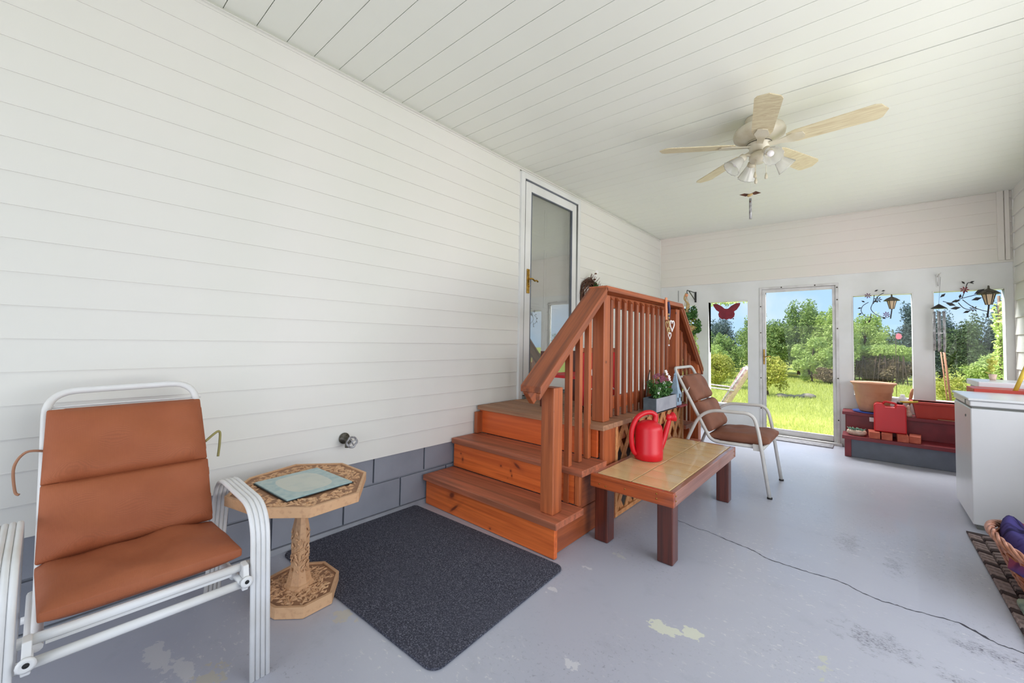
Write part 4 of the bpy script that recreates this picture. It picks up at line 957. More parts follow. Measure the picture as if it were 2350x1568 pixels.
for k in range(4):
    a = R(35+90*k); ca, sa = math.cos(a), math.sin(a)
    MB().tube(smooth_path([(FX+.045*ca, FY+.045*sa, ZB-.07), (FX+.085*ca, FY+.085*sa, ZB-.06), (FX+.105*ca, FY+.105*sa, ZB-.08)], 4), .011, 8).build('lamp_arm', 'fan', fn)
    dv = Vector((ca*.75, sa*.75, -.75)); p = Vector((FX+.10*ca, FY+.10*sa, ZB-.07))
    MB().lathe([(.016, 0), (.026, .004), (.028, .03), (.020, .034)], p, 20, dv).build('lamp_collar', 'fan', fn)
    prof = [(.026, .03), (.034, .05), (.046, .085), (.058, .118), (.062, .125), (.0585, .122), (.044, .085), (.032, .052)]
    m = MB(); n = 24; q = dv.to_track_quat('Z', 'Y'); v = []
    for (rr, z) in prof:
        for j in range(n): t = 2*math.pi*j/n; w_ = 1+.05*math.cos(12*t)*(z/.125); v.append(q @ Vector((rr*w_*math.cos(t), rr*w_*math.sin(t), z))+p)
    m.add(v, [(i*n+j, i*n+(j+1) % n, (i+1)*n+(j+1) % n, (i+1)*n+j) for i in range(len(prof)-1) for j in range(n)], True); m.build('lamp_shade', 'shade', fn)
    MB().ball(p+dv.normalized()*.075, .022, 12).build('bulb', 'petw', fn)
for (dx, dy, L) in ((-.012, -.05, .13), (.045, -.02, .10), (-.02, -.03, .08)):
    MB().tube([(FX+dx, FY+dy, ZB-.11), (FX+dx, FY+dy, ZB-.11-L)], .0018, 5).build('pull_chain', 'fan', fn)
    MB().lathe([(0, -.045), (.010, -.036), (.009, -.02), (.003, 0)], (FX+dx, FY+dy, ZB-.11-L), 10).build('chain_pull', 'fan', fn)

# hummingbird chime below the ceiling
hx, hy, hz = 1.575, 4.5, 2.66
hb = thing('hummingbird_chime', (hx, hy, hz), 'small brown bird chime with one hanging tube below the ceiling beyond the fan', 'chime')
MB().lathe([(0, -.03), (.012, -.02), (.014, 0), (.010, .018), (0, .03)], (hx, hy, hz), 10, (.9, .2, .3)).build('bird_body', 'straw', hb)
for s in (1, -1):
    m = MB(); m.add([(hx, hy, hz+.01), (hx+s*.05, hy-.01, hz+.024), (hx+s*.095, hy, hz+(.0 if s > 0 else .022)), (hx+s*.04, hy+.01, hz-.004), (hx+s*.05, hy, hz+.016)], [(0, 1, 4), (1, 2, 4), (2, 3, 4), (3, 0, 4)]); 
    o = m.build('wing', 'twig', hb); sd = o.modifiers.new('thick', 'SOLIDIFY'); sd.thickness = .002
MB().tube([(hx, hy, hz), (hx, hy, HC-.04)], .0012, 4).build('hanging_cord', 'petw', hb)
MB().tube([(hx+.002, hy, hz-.035), (hx+.002, hy, hz-.24)], .012, 12).build('chime_tube', 'steel', hb)
MB().ball((hx+.003, hy-.012, hz-.07), .006, 8).build('bead', 'twig', hb)

# ------------------------------------------------------------------ hanging basket and bracket
hk = thing('plant_bracket', (.62, 6.26, 1.90), 'black iron triangular bracket fixed to the end wall beside the first window', 'bracket')
bx_, bz_ = .535, 1.95
m = MB(); m.box(bx_-.012, bx_+.012, D-.012, D, 1.80, 1.955); m.beam((bx_, D-.01, 1.94), (bx_, D-.38, 1.94), .012, .008); m.beam((bx_, D-.01, 1.82), (bx_, D-.30, 1.935), .010, .008)
m.build('bracket_arm', 'black', hk); MB().tube(smooth_path([(bx_, D-.36, 1.935), (bx_, D-.385, 1.93), (bx_, D-.385, 1.90), (bx_, D-.36, 1.895)], 4), .005, 7).build('hook', 'black', hk)
gx_, gy_, gz_ = .525, D-.375, 1.43
hg = thing('hanging_basket', (gx_, gy_, gz_), 'leafy hanging basket with trailing green and dry orange flowers beside the first window', 'plant')
m = MB().lathe([(0, -.10), (.07, -.085), (.115, -.03), (.125, .01), (.118, .01), (.06, -.07), (0, -.08)], (gx_, gy_, gz_), 22).build('basket_bowl', 'straw', hg)
for k in range(3):
    a = 2.1*k; MB().tube([(gx_+.12*math.cos(a), gy_+.12*math.sin(a), gz_), (gx_, gy_, 1.86)], .003, 5).build('basket_chain', 'straw', hg)
MB().tube(smooth_path([(gx_-.005, gy_, 1.90), (gx_-.03, gy_, 1.82), (gx_+.02, gy_, 1.74), (gx_, gy_, 1.6), (gx_+.01, gy_, 1.5)], 4), [.012]*8+[.022]*9, 8).build('twisted_vine', 'straw', hg)
MB().ball((gx_, gy_, 1.87), .022, 10).build('wooden_bead', 'peach', hg)
leaf_cloud('foliage', 'leaf_pot', hg, np.vstack([blob_pts(1100, (gx_+.02, gy_, gz_+.13), (.19, .19, .19), 31), blob_pts(600, (gx_+.04, gy_, gz_-.02), (.17, .17, .15), 32)]), .042)
leaf_cloud('dry_flowers', 'leaf_yel', hg, blob_pts(260, (gx_, gy_, gz_-.02), (.17, .17, .14), 33), .04)
leaf_cloud('orange_flowers', 'peach', hg, blob_pts(110, (gx_, gy_, gz_-.06), (.16, .16, .12), 34), .035)
leaf_cloud('trailing_stems', 'leaf_light', hg, blob_pts(1500, (gx_+.06, gy_, gz_-.42), (.13, .10, .50), 35, hollow=.1), .045)

# header hook
hh_ = thing('wall_hook', (3.012, D, 1.95), 'small white bracket hook on the end wall above the last window', 'hook')
MB().box(3.0, 3.024, D-.008, D, 1.84, 1.98).build('hook_plate', 'white', hh_, bevel=.002)
MB().tube(smooth_path([(3.012, D-.008, 1.95), (3.012, D-.10, 1.965), (3.018, D-.14, 1.955), (3.02, D-.15, 1.975)], 4), .006, 7).build('hook_arm', 'whitew', hh_); MB().tube([(3.012, D-.008, 1.85), (3.012, D-.09, 1.955)], .004, 6).build('brace', 'whitew', hh_)

# butterfly plaque
bf = thing('butterfly_plaque', (.95, D-.03, 1.65), 'dark red butterfly cutout hanging at the top of the second window', 'ornament')
half = [(0, .045), (.025, .05), (.06, .085), (.12, .12), (.175, .12), (.165, .085), (.13, .03), (.095, .005), (.105, -.03), (.095, -.07), (.06, -.10), (.03, -.095), (.0, -.11)]
pts = half+[(-x, z) for x, z in half[1:-1][::-1]]
m = MB(); m.prism([(.955+x, 1.64+z) for x, z in pts], .006, 'y', D-.036); o = m.build('wings', 'butter', bf)
for s in (-1, 1): MB().ball((.955+s*.085, D-.032, 1.545), .010, 8).build('dot', 'black', bf)
MB().tube([(.955, D-.033, 1.69), (.955, D-.033, 1.79)], .0015, 4).build('hanging_cord', 'black', bf)

# lantern and flower ornaments in the windows
def lantern(name, lx_, lz, s, label):
    t = thing(name, (lx_, D-.05, lz), label, 'lantern'); y = D-.06
    MB().lathe([(.075*s, 0), (.072*s, .006*s), (.045*s, .030*s), (.022*s, .042*s), (.008*s, .05*s), (.006*s, .075*s), (0, .08*s)], (lx_, y, lz), 14).build('lantern_roof', 'rust', t)
    MB().lathe([(.018*s, -.095*s), (.040*s, -.003*s), (.036*s, -.003*s)], (lx_, y, lz), 6, sm=False).build('lantern_glass', 'amber', t)
    m = MB()
    for k in range(6): a = k*math.pi/3; m.tube([(lx_+.042*s*math.cos(a), y+.042*s*math.sin(a), lz), (lx_+.02*s*math.cos(a), y+.02*s*math.sin(a), lz-.097*s)], .003*s, 5)
    m.build('lantern_frame', 'black', t)
    MB().tube([(lx_, y, lz-.095*s), (lx_-.005, y, lz-.15*s), (lx_-.012, y, lz-.21*s)], .006*s, 6).build('lantern_stem', 'black', t)
    return t
lantern('lantern_ornament', 2.645, 1.705, .95, 'small rusty metal lantern ornament at the top of the third window')
lantern('lantern_ornament', 3.358, 1.735, 1.12, 'larger rusty metal lantern ornament at the top of the last window')
def wire_flowers(name, label, wires, blooms, lv, mats):
    t = thing(name, (wires[0][0][0], D-.06, wires[0][0][1]), label, 'ornament'); y = D-.055
    for w_ in wires: MB().tube(smooth_path([(a, y, b) for a, b in w_], 6), .0035, 6).build('wire_stem', 'black', t)
    for (a, b, s, mt_) in blooms:
        m = MB()
        for k in range(7):
            an = k*2*math.pi/7; d = Vector((math.cos(an), 0, math.sin(an))); e_ = Vector((-math.sin(an), 0, math.cos(an)))
            p = Vector((a, y-.004, b)); m.add([p, p+d*s*.6+e_*s*.16+Vector((0, -.004, 0)), p+d*s, p+d*s*.6-e_*s*.16+Vector((0, -.004, 0))], [(0, 1, 2, 3)])
        o = m.build('metal_flower', mt_, t); sd = o.modifiers.new('t', 'SOLIDIFY'); sd.thickness = .0015
    for (a, b, s, an) in lv:
        m = MB(); d = Vector((math.cos(an), 0, math.sin(an))); e_ = Vector((-math.sin(an), 0, math.cos(an))); p = Vector((a, y-.003, b))
        m.add([p, p+d*s*.5+e_*s*.22+Vector((0, -.004, 0)), p+d*s, p+d*s*.5-e_*s*.22+Vector((0, -.004, 0))], [(0, 1, 2, 3)])
        o = m.build('metal_leaf', 'black', t); sd = o.modifiers.new('t', 'SOLIDIFY'); sd.thickness = .0015
    return t
wire_flowers('flower_ornament', 'curled wire ornament with daisy flowers at the top of the third window', [[(2.45, 1.70), (2.40, 1.66), (2.385, 1.60), (2.42, 1.54), (2.48, 1.52)], [(2.50, 1.78), (2.49, 1.70), (2.47, 1.62), (2.52, 1.55), (2.60, 1.52), (2.63, 1.54)], [(2.49, 1.68), (2.53, 1.76), (2.58, 1.80)], [(2.47, 1.57), (2.46, 1.48)]],
             [(2.445, 1.775, .035, 'purple'), (2.53, 1.725, .04, 'rust'), (2.60, 1.555, .035, 'purple')], [(2.42, 1.70, .04, 2.6), (2.39, 1.64, .04, 3.4), (2.39, 1.58, .04, 3.9), (2.46, 1.50, .045, 4.4), (2.49, 1.70, .04, .3), (2.56, 1.52, .04, -.4), (2.50, 1.82, .04, .5), (2.56, 1.82, .035, .2)], None)
wire_flowers('flower_ornament', 'sprawling wire ornament with purple flower and dark leaves at the top of the last window', [[(3.04, 1.68), (3.10, 1.66), (3.17, 1.70), (3.26, 1.73), (3.31, 1.75)], [(3.175, 1.70), (3.20, 1.78), (3.22, 1.86), (3.26, 1.85)], [(3.18, 1.69), (3.24, 1.62), (3.30, 1.58), (3.35, 1.56)], [(3.15, 1.66), (3.19, 1.60), (3.25, 1.575)]],
             [(3.195, 1.79, .038, 'butter'), (3.255, 1.59, .035, 'rust')], [(3.10, 1.67, .07, .2), (3.06, 1.66, .08, -.4), (3.02, 1.72, .06, .8), (3.26, 1.74, .09, .6), (3.24, 1.68, .08, .3), (3.17, 1.61, .08, 3.3), (3.18, 1.55, .06, .4), (3.16, 1.70, .05, 1.4), (3.20, 1.85, .04, 2.2), (3.23, 1.86, .04, .4)], None)
# wind chime
wcx, wcy, wcz = 3.005, D-.11, 1.60
wch = thing('wind_chime', (wcx, wcy, wcz), 'wind chime with black cone roof and long grey tubes before the last window', 'wind chime')
MB().lathe([(.062, 0), (.060, .004), (.004, .048), (0, .05)], (wcx, wcy, wcz), 20).build('chime_roof', 'black', wch)
MB().tube([(wcx, wcy, wcz+.045), (3.018, D-.14, 1.93)], .0015, 4).build('hanging_cord', 'black', wch)
for k in range(6):
    a = k*math.pi/3+.3; L = .42+.05*k/6; MB().tube([(wcx+.042*math.cos(a), wcy+.042*math.sin(a), wcz-.03), (wcx+.042*math.cos(a), wcy+.042*math.sin(a), wcz-L)], .009, 10).build('chime_tube', 'steel', wch)
MB().tube([(wcx, wcy, wcz), (wcx, wcy, wcz-.30)], .0012, 4).build('clapper_cord', 'black', wch); MB().lathe([(0, -.006), (.026, -.004), (.026, .004), (0, .006)], (wcx, wcy, wcz-.26), 16).build('clapper', 'petw', wch)

# ------------------------------------------------------------------ two-tier planter bench
pb = thing('stepped_planter_shelf', (2.8, 5.9, 0), 'burgundy two-tier wooden shelf with a slate grey base under the far windows', 'shelf')
PX0, PX1 = 2.235, 3.45
part(MB().box(PX0+.03, PX1, 5.735, 5.755, .002, .190), 'lower_riser', 'greyp', .002, pb); part(MB().box(PX0, PX0+.055, 5.715, 5.745, .002, .190), 'corner_board', 'burg', .002, pb)
part(MB().box(PX0, PX0+.03, 5.745, 6.25, .002, .190), 'side_panel', 'burg', .002, pb)
part(MB().box(PX0-.02, PX1, 5.690, 5.985, .191, .228), 'shelf_board', 'burg', .003, pb)
part(MB().box(PX0+.01, PX1, 5.975, 5.995, .229, .418), 'upper_riser', 'burg', .002, pb)
part(MB().box(PX0, PX0+.03, 5.995, 6.25, .191, .418), 'side_panel', 'burg', .002, pb)
part(MB().box(PX0-.025, PX1, 5.945, 6.255, .419, .452), 'shelf_board', 'burg', .003, pb)
# things on it
pt = thing('terracotta_planter', (2.47, 6.09, .452), 'large round ribbed terracotta pot on the upper burgundy shelf', 'pot')
cx_, cy_ = 2.475, 6.085
MB().lathe([(0, .47), (.118, .47), (.122, .478), (.150, .60), (.160, .685), (.165, .690), (.164, .70), (.168, .705), (.167, .74), (.176, .752), (.176, .76), (.196, .778), (.196, .790), (.182, .790), (.165, .768), (.12, .50)], (cx_, cy_, 0), 40).build('pot_body', 'terra', pt)
MB().lathe([(0, .752), (.155, .750), (.168, .745)], (cx_, cy_, 0), 24).build('soil', 'soil', pt)
o = MB().lathe([(0, .453), (.150, .453), (.160, .468), (.152, .468), (.145, .460), (0, .460)], (cx_-.02, cy_-.005, 0), 30).build('saucer', 'blue'); tag(o, 'blue plastic saucer under the large terracotta pot', 'saucer')
gc = thing('fuel_can', (2.60, 5.84, .285), 'red plastic fuel can with a moulded handle resting on the bricks', 'fuel can')
gx0, gx1, gy0, gy1, gz0 = 2.475, 2.725, 5.775, 5.925, .296
pts = [(gx0, gz0), (gx1, gz0), (gx1, gz0+.275), (gx1-.02, gz0+.295), (gx1-.075, gz0+.295), (gx1-.085, gz0+.265), (gx0+.085, gz0+.265), (gx0+.07, gz0+.30), (gx0+.02, gz0+.30), (gx0, gz0+.275)]
MB().prism(pts, gy1-gy0, 'y', gy0).build('can_body', 'gascan', gc, bevel=.012)
MB().tube(round_path([(gx0+.07, (gy0+gy1)/2, gz0+.285), (gx0+.09, (gy0+gy1)/2, gz0+.315), (gx1-.08, (gy0+gy1)/2, gz0+.30), (gx1-.06, (gy0+gy1)/2, gz0+.27)], .02), .011, 8).build('handle', 'gascan', gc)
MB().lathe([(.022, 0), (.024, .02), (.02, .024), (0, .024)], (gx1-.045, (gy0+gy1)/2, gz0+.295), 16).build('cap', 'black', gc)
MB().tube([(gx1-.045, (gy0+gy1)/2, gz0+.318), (gx1+.09, (gy0+gy1)/2, gz0+.335)], [.012, .009], 8).build('yellow_spout', 'yellow', gc)
bk = None
for i, (x, y, rz) in enumerate(((2.475, 5.79, 3), (2.575, 5.79, -2), (2.69, 5.79, 1), (2.785, 5.80, -5))):
    lab = ['leftmost of four red bricks on the lower burgundy shelf', 'second red brick from the left under the fuel can', 'third red brick from the left under the fuel can', 'rightmost red brick on the lower shelf turned slightly'][i]
    if bk is None: bk = MB().box(-.042, .042, -.095, .095, 0, .066).build('brick', 'brick', bevel=.003); b_ = bk
    else: b_ = bk.copy(); scene.collection.objects.link(b_)
    b_.location = (x, y, .229); b_.rotation_euler.z = R(rz); tag(b_, lab, 'brick', 'red bricks under the fuel can')
sp = thing('succulent_dish', (2.34, 5.82, .229), 'pale oval dish of green succulents on the lower shelf left of the bricks', 'plant')
MB().lathe([(0, 0), (.060, 0), (.085, .02), (.082, .045), (.068, .058), (.062, .05), (0, .045)], (2.335, 5.80, .229), 24, sy=.75).build('dish', 'bonepot', sp)
r_ = random.Random(3); m = MB()
for i in range(34):
    a = r_.uniform(0, 6.28); rr = r_.uniform(0, .055); p = Vector((2.335+rr*math.cos(a), 5.80+rr*.7*math.sin(a), .275)); d = Vector((math.cos(a)*.035*(rr/.05), math.sin(a)*.025, .03)); m.tube([p, p+d*.6, p+d], [.005, .007, .001], 6)
m.build('succulent_leaves', 'succ', sp)
wp_ = thing('planter_trough', (3.0, 6.0, .452), 'long red plastic planter trough on the upper burgundy shelf right of the fuel can', 'planter')
m = MB(); 
def trough(x0, x1, y0, y1, z0, z1, fl_=.025):
    return [(x0+fl_, y0+fl_, z0), (x1-fl_, y0+fl_, z0), (x1-fl_, y1-fl_, z0), (x0+fl_, y1-fl_, z0), (x0, y0, z1), (x1, y0, z1), (x1, y1, z1), (x0, y1, z1)]
m.add(trough(2.785, 3.30, 5.95, 6.13, .453, .60), [(3, 2, 1, 0), (0, 1, 5, 4), (1, 2, 6, 5), (2, 3, 7, 6), (3, 0, 4, 7)]); m.build('trough_body', 'redplanter', wp_)
m = MB(); m.box(2.765, 3.32, 5.935, 5.96, .60, .625).box(2.765, 3.32, 6.12, 6.145, .60, .625).box(2.765, 2.79, 5.96, 6.12, .60, .625).box(3.295, 3.32, 5.96, 6.12, .60, .625); m.build('trough_rim', 'redplanter', wp_, bevel=.004)
MB().box(2.80, 3.29, 5.965, 6.115, .57, .585).build('soil', 'soil', wp_)
o = MB().box(2.96, 3.34, 5.948, 5.958, .455, .463).build('wooden_strip', 'deck'); tag(o, 'thin grey strip of wood in front of the red planter trough', 'wood strip')
sb = thing('spray_bottle', (2.72, 6.1, .452), 'white squat bottle behind the fuel can on the upper shelf', 'bottle')
MB().lathe([(0, 0), (.045, 0), (.05, .01), (.05, .14), (.03, .19), (.018, .2), (.018, .22), (0, .222)], (2.715, 6.13, .453), 20).build('bottle_body', 'bottle', sb)
tr_ = thing('garden_trowel', (2.79, 6.17, .452), 'wooden handled hand trowel standing behind the white bottle', 'trowel')
MB().tube([(2.765, 6.16, .56), (2.785, 6.16, .68), (2.795, 6.16, .74)], [.010, .016, .009], 10).build('handle', 'terra', tr_); MB().tube([(2.745, 6.16, .455), (2.765, 6.16, .56)], .006, 8).build('blade_shank', 'steel', tr_)
cj = thing('ceramic_figure', (2.775, 6.0, .452), 'speckled ceramic figure squeezed between the fuel can and the red trough', 'figurine')
MB().lathe([(0, 0), (.022, 0), (.028, .03), (.02, .06), (.012, .075), (.02, .095), (.012, .12), (0, .125)], (2.752, 5.99, .453), 14).build('figure_body', 'bonepot', cj)
o = MB().box(2.44, 2.48, 5.955, 5.99, .37, .415).build('power_box', 'bottle', None, bevel=.003); o.location.y -= .027; tag(o, 'small white box fixed to the front edge of the upper burgundy shelf', 'box')

# ------------------------------------------------------------------ chest freezer and the things behind it
fz_ = thing('chest_freezer', (3.22, 4.35, 0), 'white chest freezer standing against the right wall', 'freezer')
FX0, FX1, FY0, FY1 = 2.932, 3.50, 4.025, 4.66
part(MB().box(FX0, FX1, FY0, FY1, .03, .785), 'cabinet', 'freezer', .008, fz_)
part(MB().box(FX0+.02, FX1-.02, FY0+.02, FY1-.02, 0, .03), 'base', 'freezerd', 0, fz_)
part(MB().box(FX0+.008, FX1-.008, FY0+.008, FY1-.008, .785, .798), 'gasket', 'freezerd', 0, fz_)
part(MB().box(FX0-.003, FX1, FY0-.003, FY1, .798, .835), 'lid', 'freezer', .008, fz_); part(MB().box(FX0-.012, FX1+.005, FY0-.012, FY1+.012, .835, .852), 'lid_top', 'freezer', .006, fz_)
MB().lathe([(0, 0), (.008, 0), (.009, .003), (.005, .005), (0, .005)], (FX0, FY0+.16, .72), 12, (-1, 0, 0)).build('lock', 'steel', fz_)
MB().box(FX0-.006, FX0, FY0+.13, FY0+.15, .80, .832).build('hinge_tab', 'freezerd', fz_)
cb = thing('storage_tub', (3.3, 5.25, 0), 'lavender grey storage tub standing behind the freezer', 'tub')
part(MB().box(3.12, 3.49, 5.0, 5.45, .002, .865), 'tub_body', 'lav', .01, cb); part(MB().box(3.10, 3.51, 4.98, 5.47, .866, .915), 'tub_rim', 'freezer', .01, cb)
ty = thing('red_tray', (3.2, 4.8, .85), 'long red plastic tray lying between the freezer and the tub', 'tray')
o = MB().box(3.05, 3.34, 4.68, 4.95, .80, .83); o.build('tray_body', 'redplanter', ty, bevel=.004); MB().box(3.035, 3.355, 4.668, 4.965, .83, .876).build('tray_rim', 'redplanter', ty, bevel=.005)
part(MB().box(3.05, 3.34, 4.68, 4.95, .002, .79), 'stand_box', 'lav', .004, ty)
yh = thing('yellow_handled_tool', (3.42, 4.75, 0), 'yellow handled garden tool leaning to the right behind the freezer', 'tool')
MB().tube([(3.17, 4.99, .10), (3.225, 4.87, .80)], .014, 10).build('lower_shaft', 'yellow', yh)
MB().tube([(3.222, 4.70, .80), (3.33, 4.70, 1.16)], .013, 10).build('shaft', 'yellow', yh)
scene.collection.objects[-2].hide_render = False
pn = thing('flower_pot', (3.22, 5.2, .915), 'small pot with pale yellow green seedling on the storage tub', 'plant')
MB().lathe([(0, 0), (.018, 0), (.026, .05), (.024, .05), (0, .04)], (3.23, 5.3, .916), 14).build('pot_body', 'bonepot', pn)
leaf_cloud('foliage', 'leaf_yel', pn, blob_pts(60, (3.225, 5.3, 1.04), (.03, .03, .08), 8), .035)
for i, (xx, lab) in enumerate(((3.05, 'thin brown rake handle leaning outside the last window, left one'), (3.075, 'thicker brown rake handle leaning outside the last window, right one'))):
    o = MB().tube([(xx+.10, D+.30, -.1), (xx, D+.28, 1.14)], .006+.004*i, 8).build('rake_handle', 'handle'); tag(o, lab, 'tool handle')
bp2 = thing('black_wire_stand', (3.5, 4.6, .85), 'curved dark wire stand at the right edge behind the freezer', 'stand')
MB().tube(smooth_path([(3.31, 4.62, .853), (3.31, 4.62, .90), (3.335, 4.62, .945), (3.37, 4.62, .96), (3.42, 4.62, .95), (3.44, 4.62, .90), (3.44, 4.62, .853)], 5), .007, 7).build('hoop', 'burg', bp2)
MB().tube([(3.325, 4.60, .853), (3.322, 4.60, .965)], .006, 7).build('upright', 'black', bp2)

# ------------------------------------------------------------------ rug, wicker basket, blanket
rg = thing('braided_rug', (3.2, 3.2, 0), 'grey brown woven braided rug along the right wall below the wicker basket', 'rug')
RG0, RGY0, RGY1 = 2.885, 2.30, 3.93
MB().box(RG0+.004, WX-.02, RGY0, RGY1, .001, .008).build('rug_backing', 'rugd', rg)
wv1 = MB(); a = .058
def chev(m, x, y, s, d):  # slanted braided bar
    m.add([(x, y, .008), (x+s, y+d, .008), (x+s, y+d+.036, .008), (x, y+.036, .008), (x+.004, y+.004, .020), (x+s-.004, y+d+.004, .020), (x+s-.004, y+d+.030, .020), (x+.004, y+.030, .020)],
          [(3, 2, 1, 0), (4, 5, 6, 7), (0, 1, 5, 4), (1, 2, 6, 5), (2, 3, 7, 6), (3, 0, 4, 7)])
cA_, cB_ = MB(), MB(); nrow = int((RGY1-RGY0-.06)/.044)
pr_ = {}
for ci in range(10):
    x = RG0+.002+ci*a
    for j in range(nrow):
        y = RGY0+.03+j*.044; dk = (ci*3+j) % 4 == 0
        key = (ci % 2, dk); s_ = (1 if ci % 2 else -1)
        if ci < 3 and y > 2.5:
            if key not in pr_:
                m = MB(); chev(m, 0, 0, a-.004, s_*.024); o = m.build('rug_strand', 'rugd' if dk else 'rug', rg); pr_[key] = o; o.location = Vector((x, y, 0))-world_loc(rg)
            else: dupm(pr_[key], (x, y, 0), rg)
        else: chev(cB_ if dk else cA_, x, y, a-.004, s_*.024)
tag(cA_.build('rug_weave', 'rug', rg), kind='stuff'); tag(cB_.build('rug_weave_dark', 'rugd', rg), kind='stuff')
wb = thing('wicker_basket', (3.16, 3.12, .02), 'brown wicker basket holding a purple blanket on the braided rug', 'basket')
bcx, bcy, A_, B_ = 3.155, 3.10, .27, .40
m = MB(); n = 44; lv_ = 11; prs = []
for i in range(lv_+1):
    t = i/lv_; s = .66+.34*t**.8; prs.append((s, .022+.215*t))
for i in range(lv_):
    for ph in (0, 1):
        P = []
        for k in range(n):
            an = 2*math.pi*k/n; s = prs[i][0]+.018*math.sin(an*n/4+ph*math.pi+i*math.pi*.5); z = prs[i][1]+.010*ph+.004*math.sin(an*3)+.03*(i/lv_)*math.cos(an*2)
            P.append((bcx+A_*s*math.cos(an), bcy+B_*s*math.sin(an), z))
        m.tube(P, .0065, 5, closed=True)
m.build('woven_side', 'wicker', wb)
m = MB()
for j in range(5):
    P = [(bcx+(A_+.012+.012*math.sin(9*an+j*1.3))*math.cos(an), bcy+(B_+.012+.012*math.sin(9*an+j*1.3))*math.sin(an), .245+.012*math.cos(9*an+j*1.3)+.03*math.cos(an*2)) for an in np.linspace(0, 2*math.pi, 120, endpoint=False)]
    m.tube(P, .0075, 5, closed=True)
m.build('braided_rim', 'wicker2', wb)
m = MB()
for k in range(24):
    an = 2*math.pi*k/24; m.tube([(bcx+A_*s*math.cos(an), bcy+B_*s*math.sin(an), z) for s, z in prs], .005, 5)
m.build('basket_stake', 'wicker2', wb)
m = MB().prism([(bcx+A_*.66*math.cos(t), bcy+B_*.66*math.sin(t)) for t in np.linspace(0, 2*math.pi, 30, endpoint=False)], .008, 'z', .0205); m.build('basket_floor', 'wicker', wb)
m = MB(); nu, nv = 46, 30; V2 = []
for i in range(nv+1):
    for k in range(nu):
        an = 2*math.pi*k/nu; rr = (1-i/nv); fold = .022*math.sin(5*an+2)*rr+.028*math.sin(3*an+rr*7)+.02*math.sin(8*rr*2+an*2)
        z = .235+.07*(1-rr**2)+fold*(1 if rr > .15 else rr/.15)+.025*math.cos(2*an)*rr; ov = .93+(.13 if math.sin(an*1+3.4) > .55 and rr > .97 else 0)
        V2.append((bcx+A_*ov*rr*math.cos(an), bcy+B_*ov*rr*math.sin(an), z-(.05 if ov > .93 else 0)))
m.add(V2, [(i*nu+k, i*nu+(k+1) % nu, (i+1)*nu+(k+1) % nu, (i+1)*nu+k) for i in range(nv) for k in range(nu)], True)
o = m.build('blanket', 'blanket'); tag(o, 'crumpled purple and blue plaid blanket inside the wicker basket', 'blanket'); sd = o.modifiers.new('t', 'SOLIDIFY'); sd.thickness = .008
m = MB(); m.prism(rrect(2.915, 3.10, 2.70, 2.95, .03), .03, 'z', .021); o = m.build('seat_cushion', simple('pale green striped cloth', (176, 186, 160), .8, rgb2=(96, 116, 110), sc=9), bevel=.01); tag(o, 'pale green patterned pad lying on the braided rug', 'cushion')

# door mat in front of the end door
m = MB(); m.box(1.40, 2.12, 6.02, 6.215, .001, .013); o = m.build('door_mat', simple('grey weathered mat', (150, 148, 150), .85, rgb2=(120, 118, 122), sc=30, bump=.5), bevel=.003); tag(o, 'narrow weathered grey mat in front of the end door', 'mat')

# ------------------------------------------------------------------ outside
o = MB().box(-40, 60, D+.12, 90, -.5, -.12).build('lawn', 'lawn'); tag(o, kind='structure')
o = MB().box(-40, 60, -30, YB, -.5, -.12).build('ground', 'bounce_ground'); tag(o, kind='structure')
o = MB().box(WX+.15, 60, YB, D+.12, -.5, -.12).build('ground_side', 'bounce_ground'); tag(o, kind='structure')
n = 60000; gp = np.empty((n, 3)); t_ = rng.uniform(0, 1, n)**1.7; gp[:, 1] = 6.45+14*t_; gp[:, 0] = rng.uniform(-1, 1, n)*(2.2+4*t_)+1.3+.0*t_
hgt = rng.uniform(.03, .075, n)*(1+.6*t_); an = rng.uniform(0, 6.28, n); wd = .004+.01*t_
v = np.empty((n, 3, 3)); v[:, 0] = gp; v[:, 1] = gp; v[:, 2] = gp
v[:, 0, 0] -= np.cos(an)*wd; v[:, 0, 1] -= np.sin(an)*wd; v[:, 1, 0] += np.cos(an)*wd; v[:, 1, 1] += np.sin(an)*wd; v[:, :2, 2] = -.12; v[:, 2, 2] = -.12+hgt; v[:, 2, :2] += rng.normal(0, .02, (n, 2))
me = bpy.data.meshes.new('lawn_grass'); me.vertices.add(3*n); me.vertices.foreach_set('co', v.reshape(-1)); me.loops.add(3*n); me.polygons.add(n)
me.loops.foreach_set('vertex_index', np.arange(3*n, dtype=np.int32)); me.polygons.foreach_set('loop_start', np.arange(0, 3*n, 3, dtype=np.int32)); me.polygons.foreach_set('loop_total', np.full(n, 3, np.int32)); me.update(calc_edges=True); me.materials.append(M['grass'])
o = bpy.data.objects.new('lawn_grass', me); scene.collection.objects.link(o); tag(o, 'sunlit yellow green grass blades outside the end door', 'grass', kind='stuff')

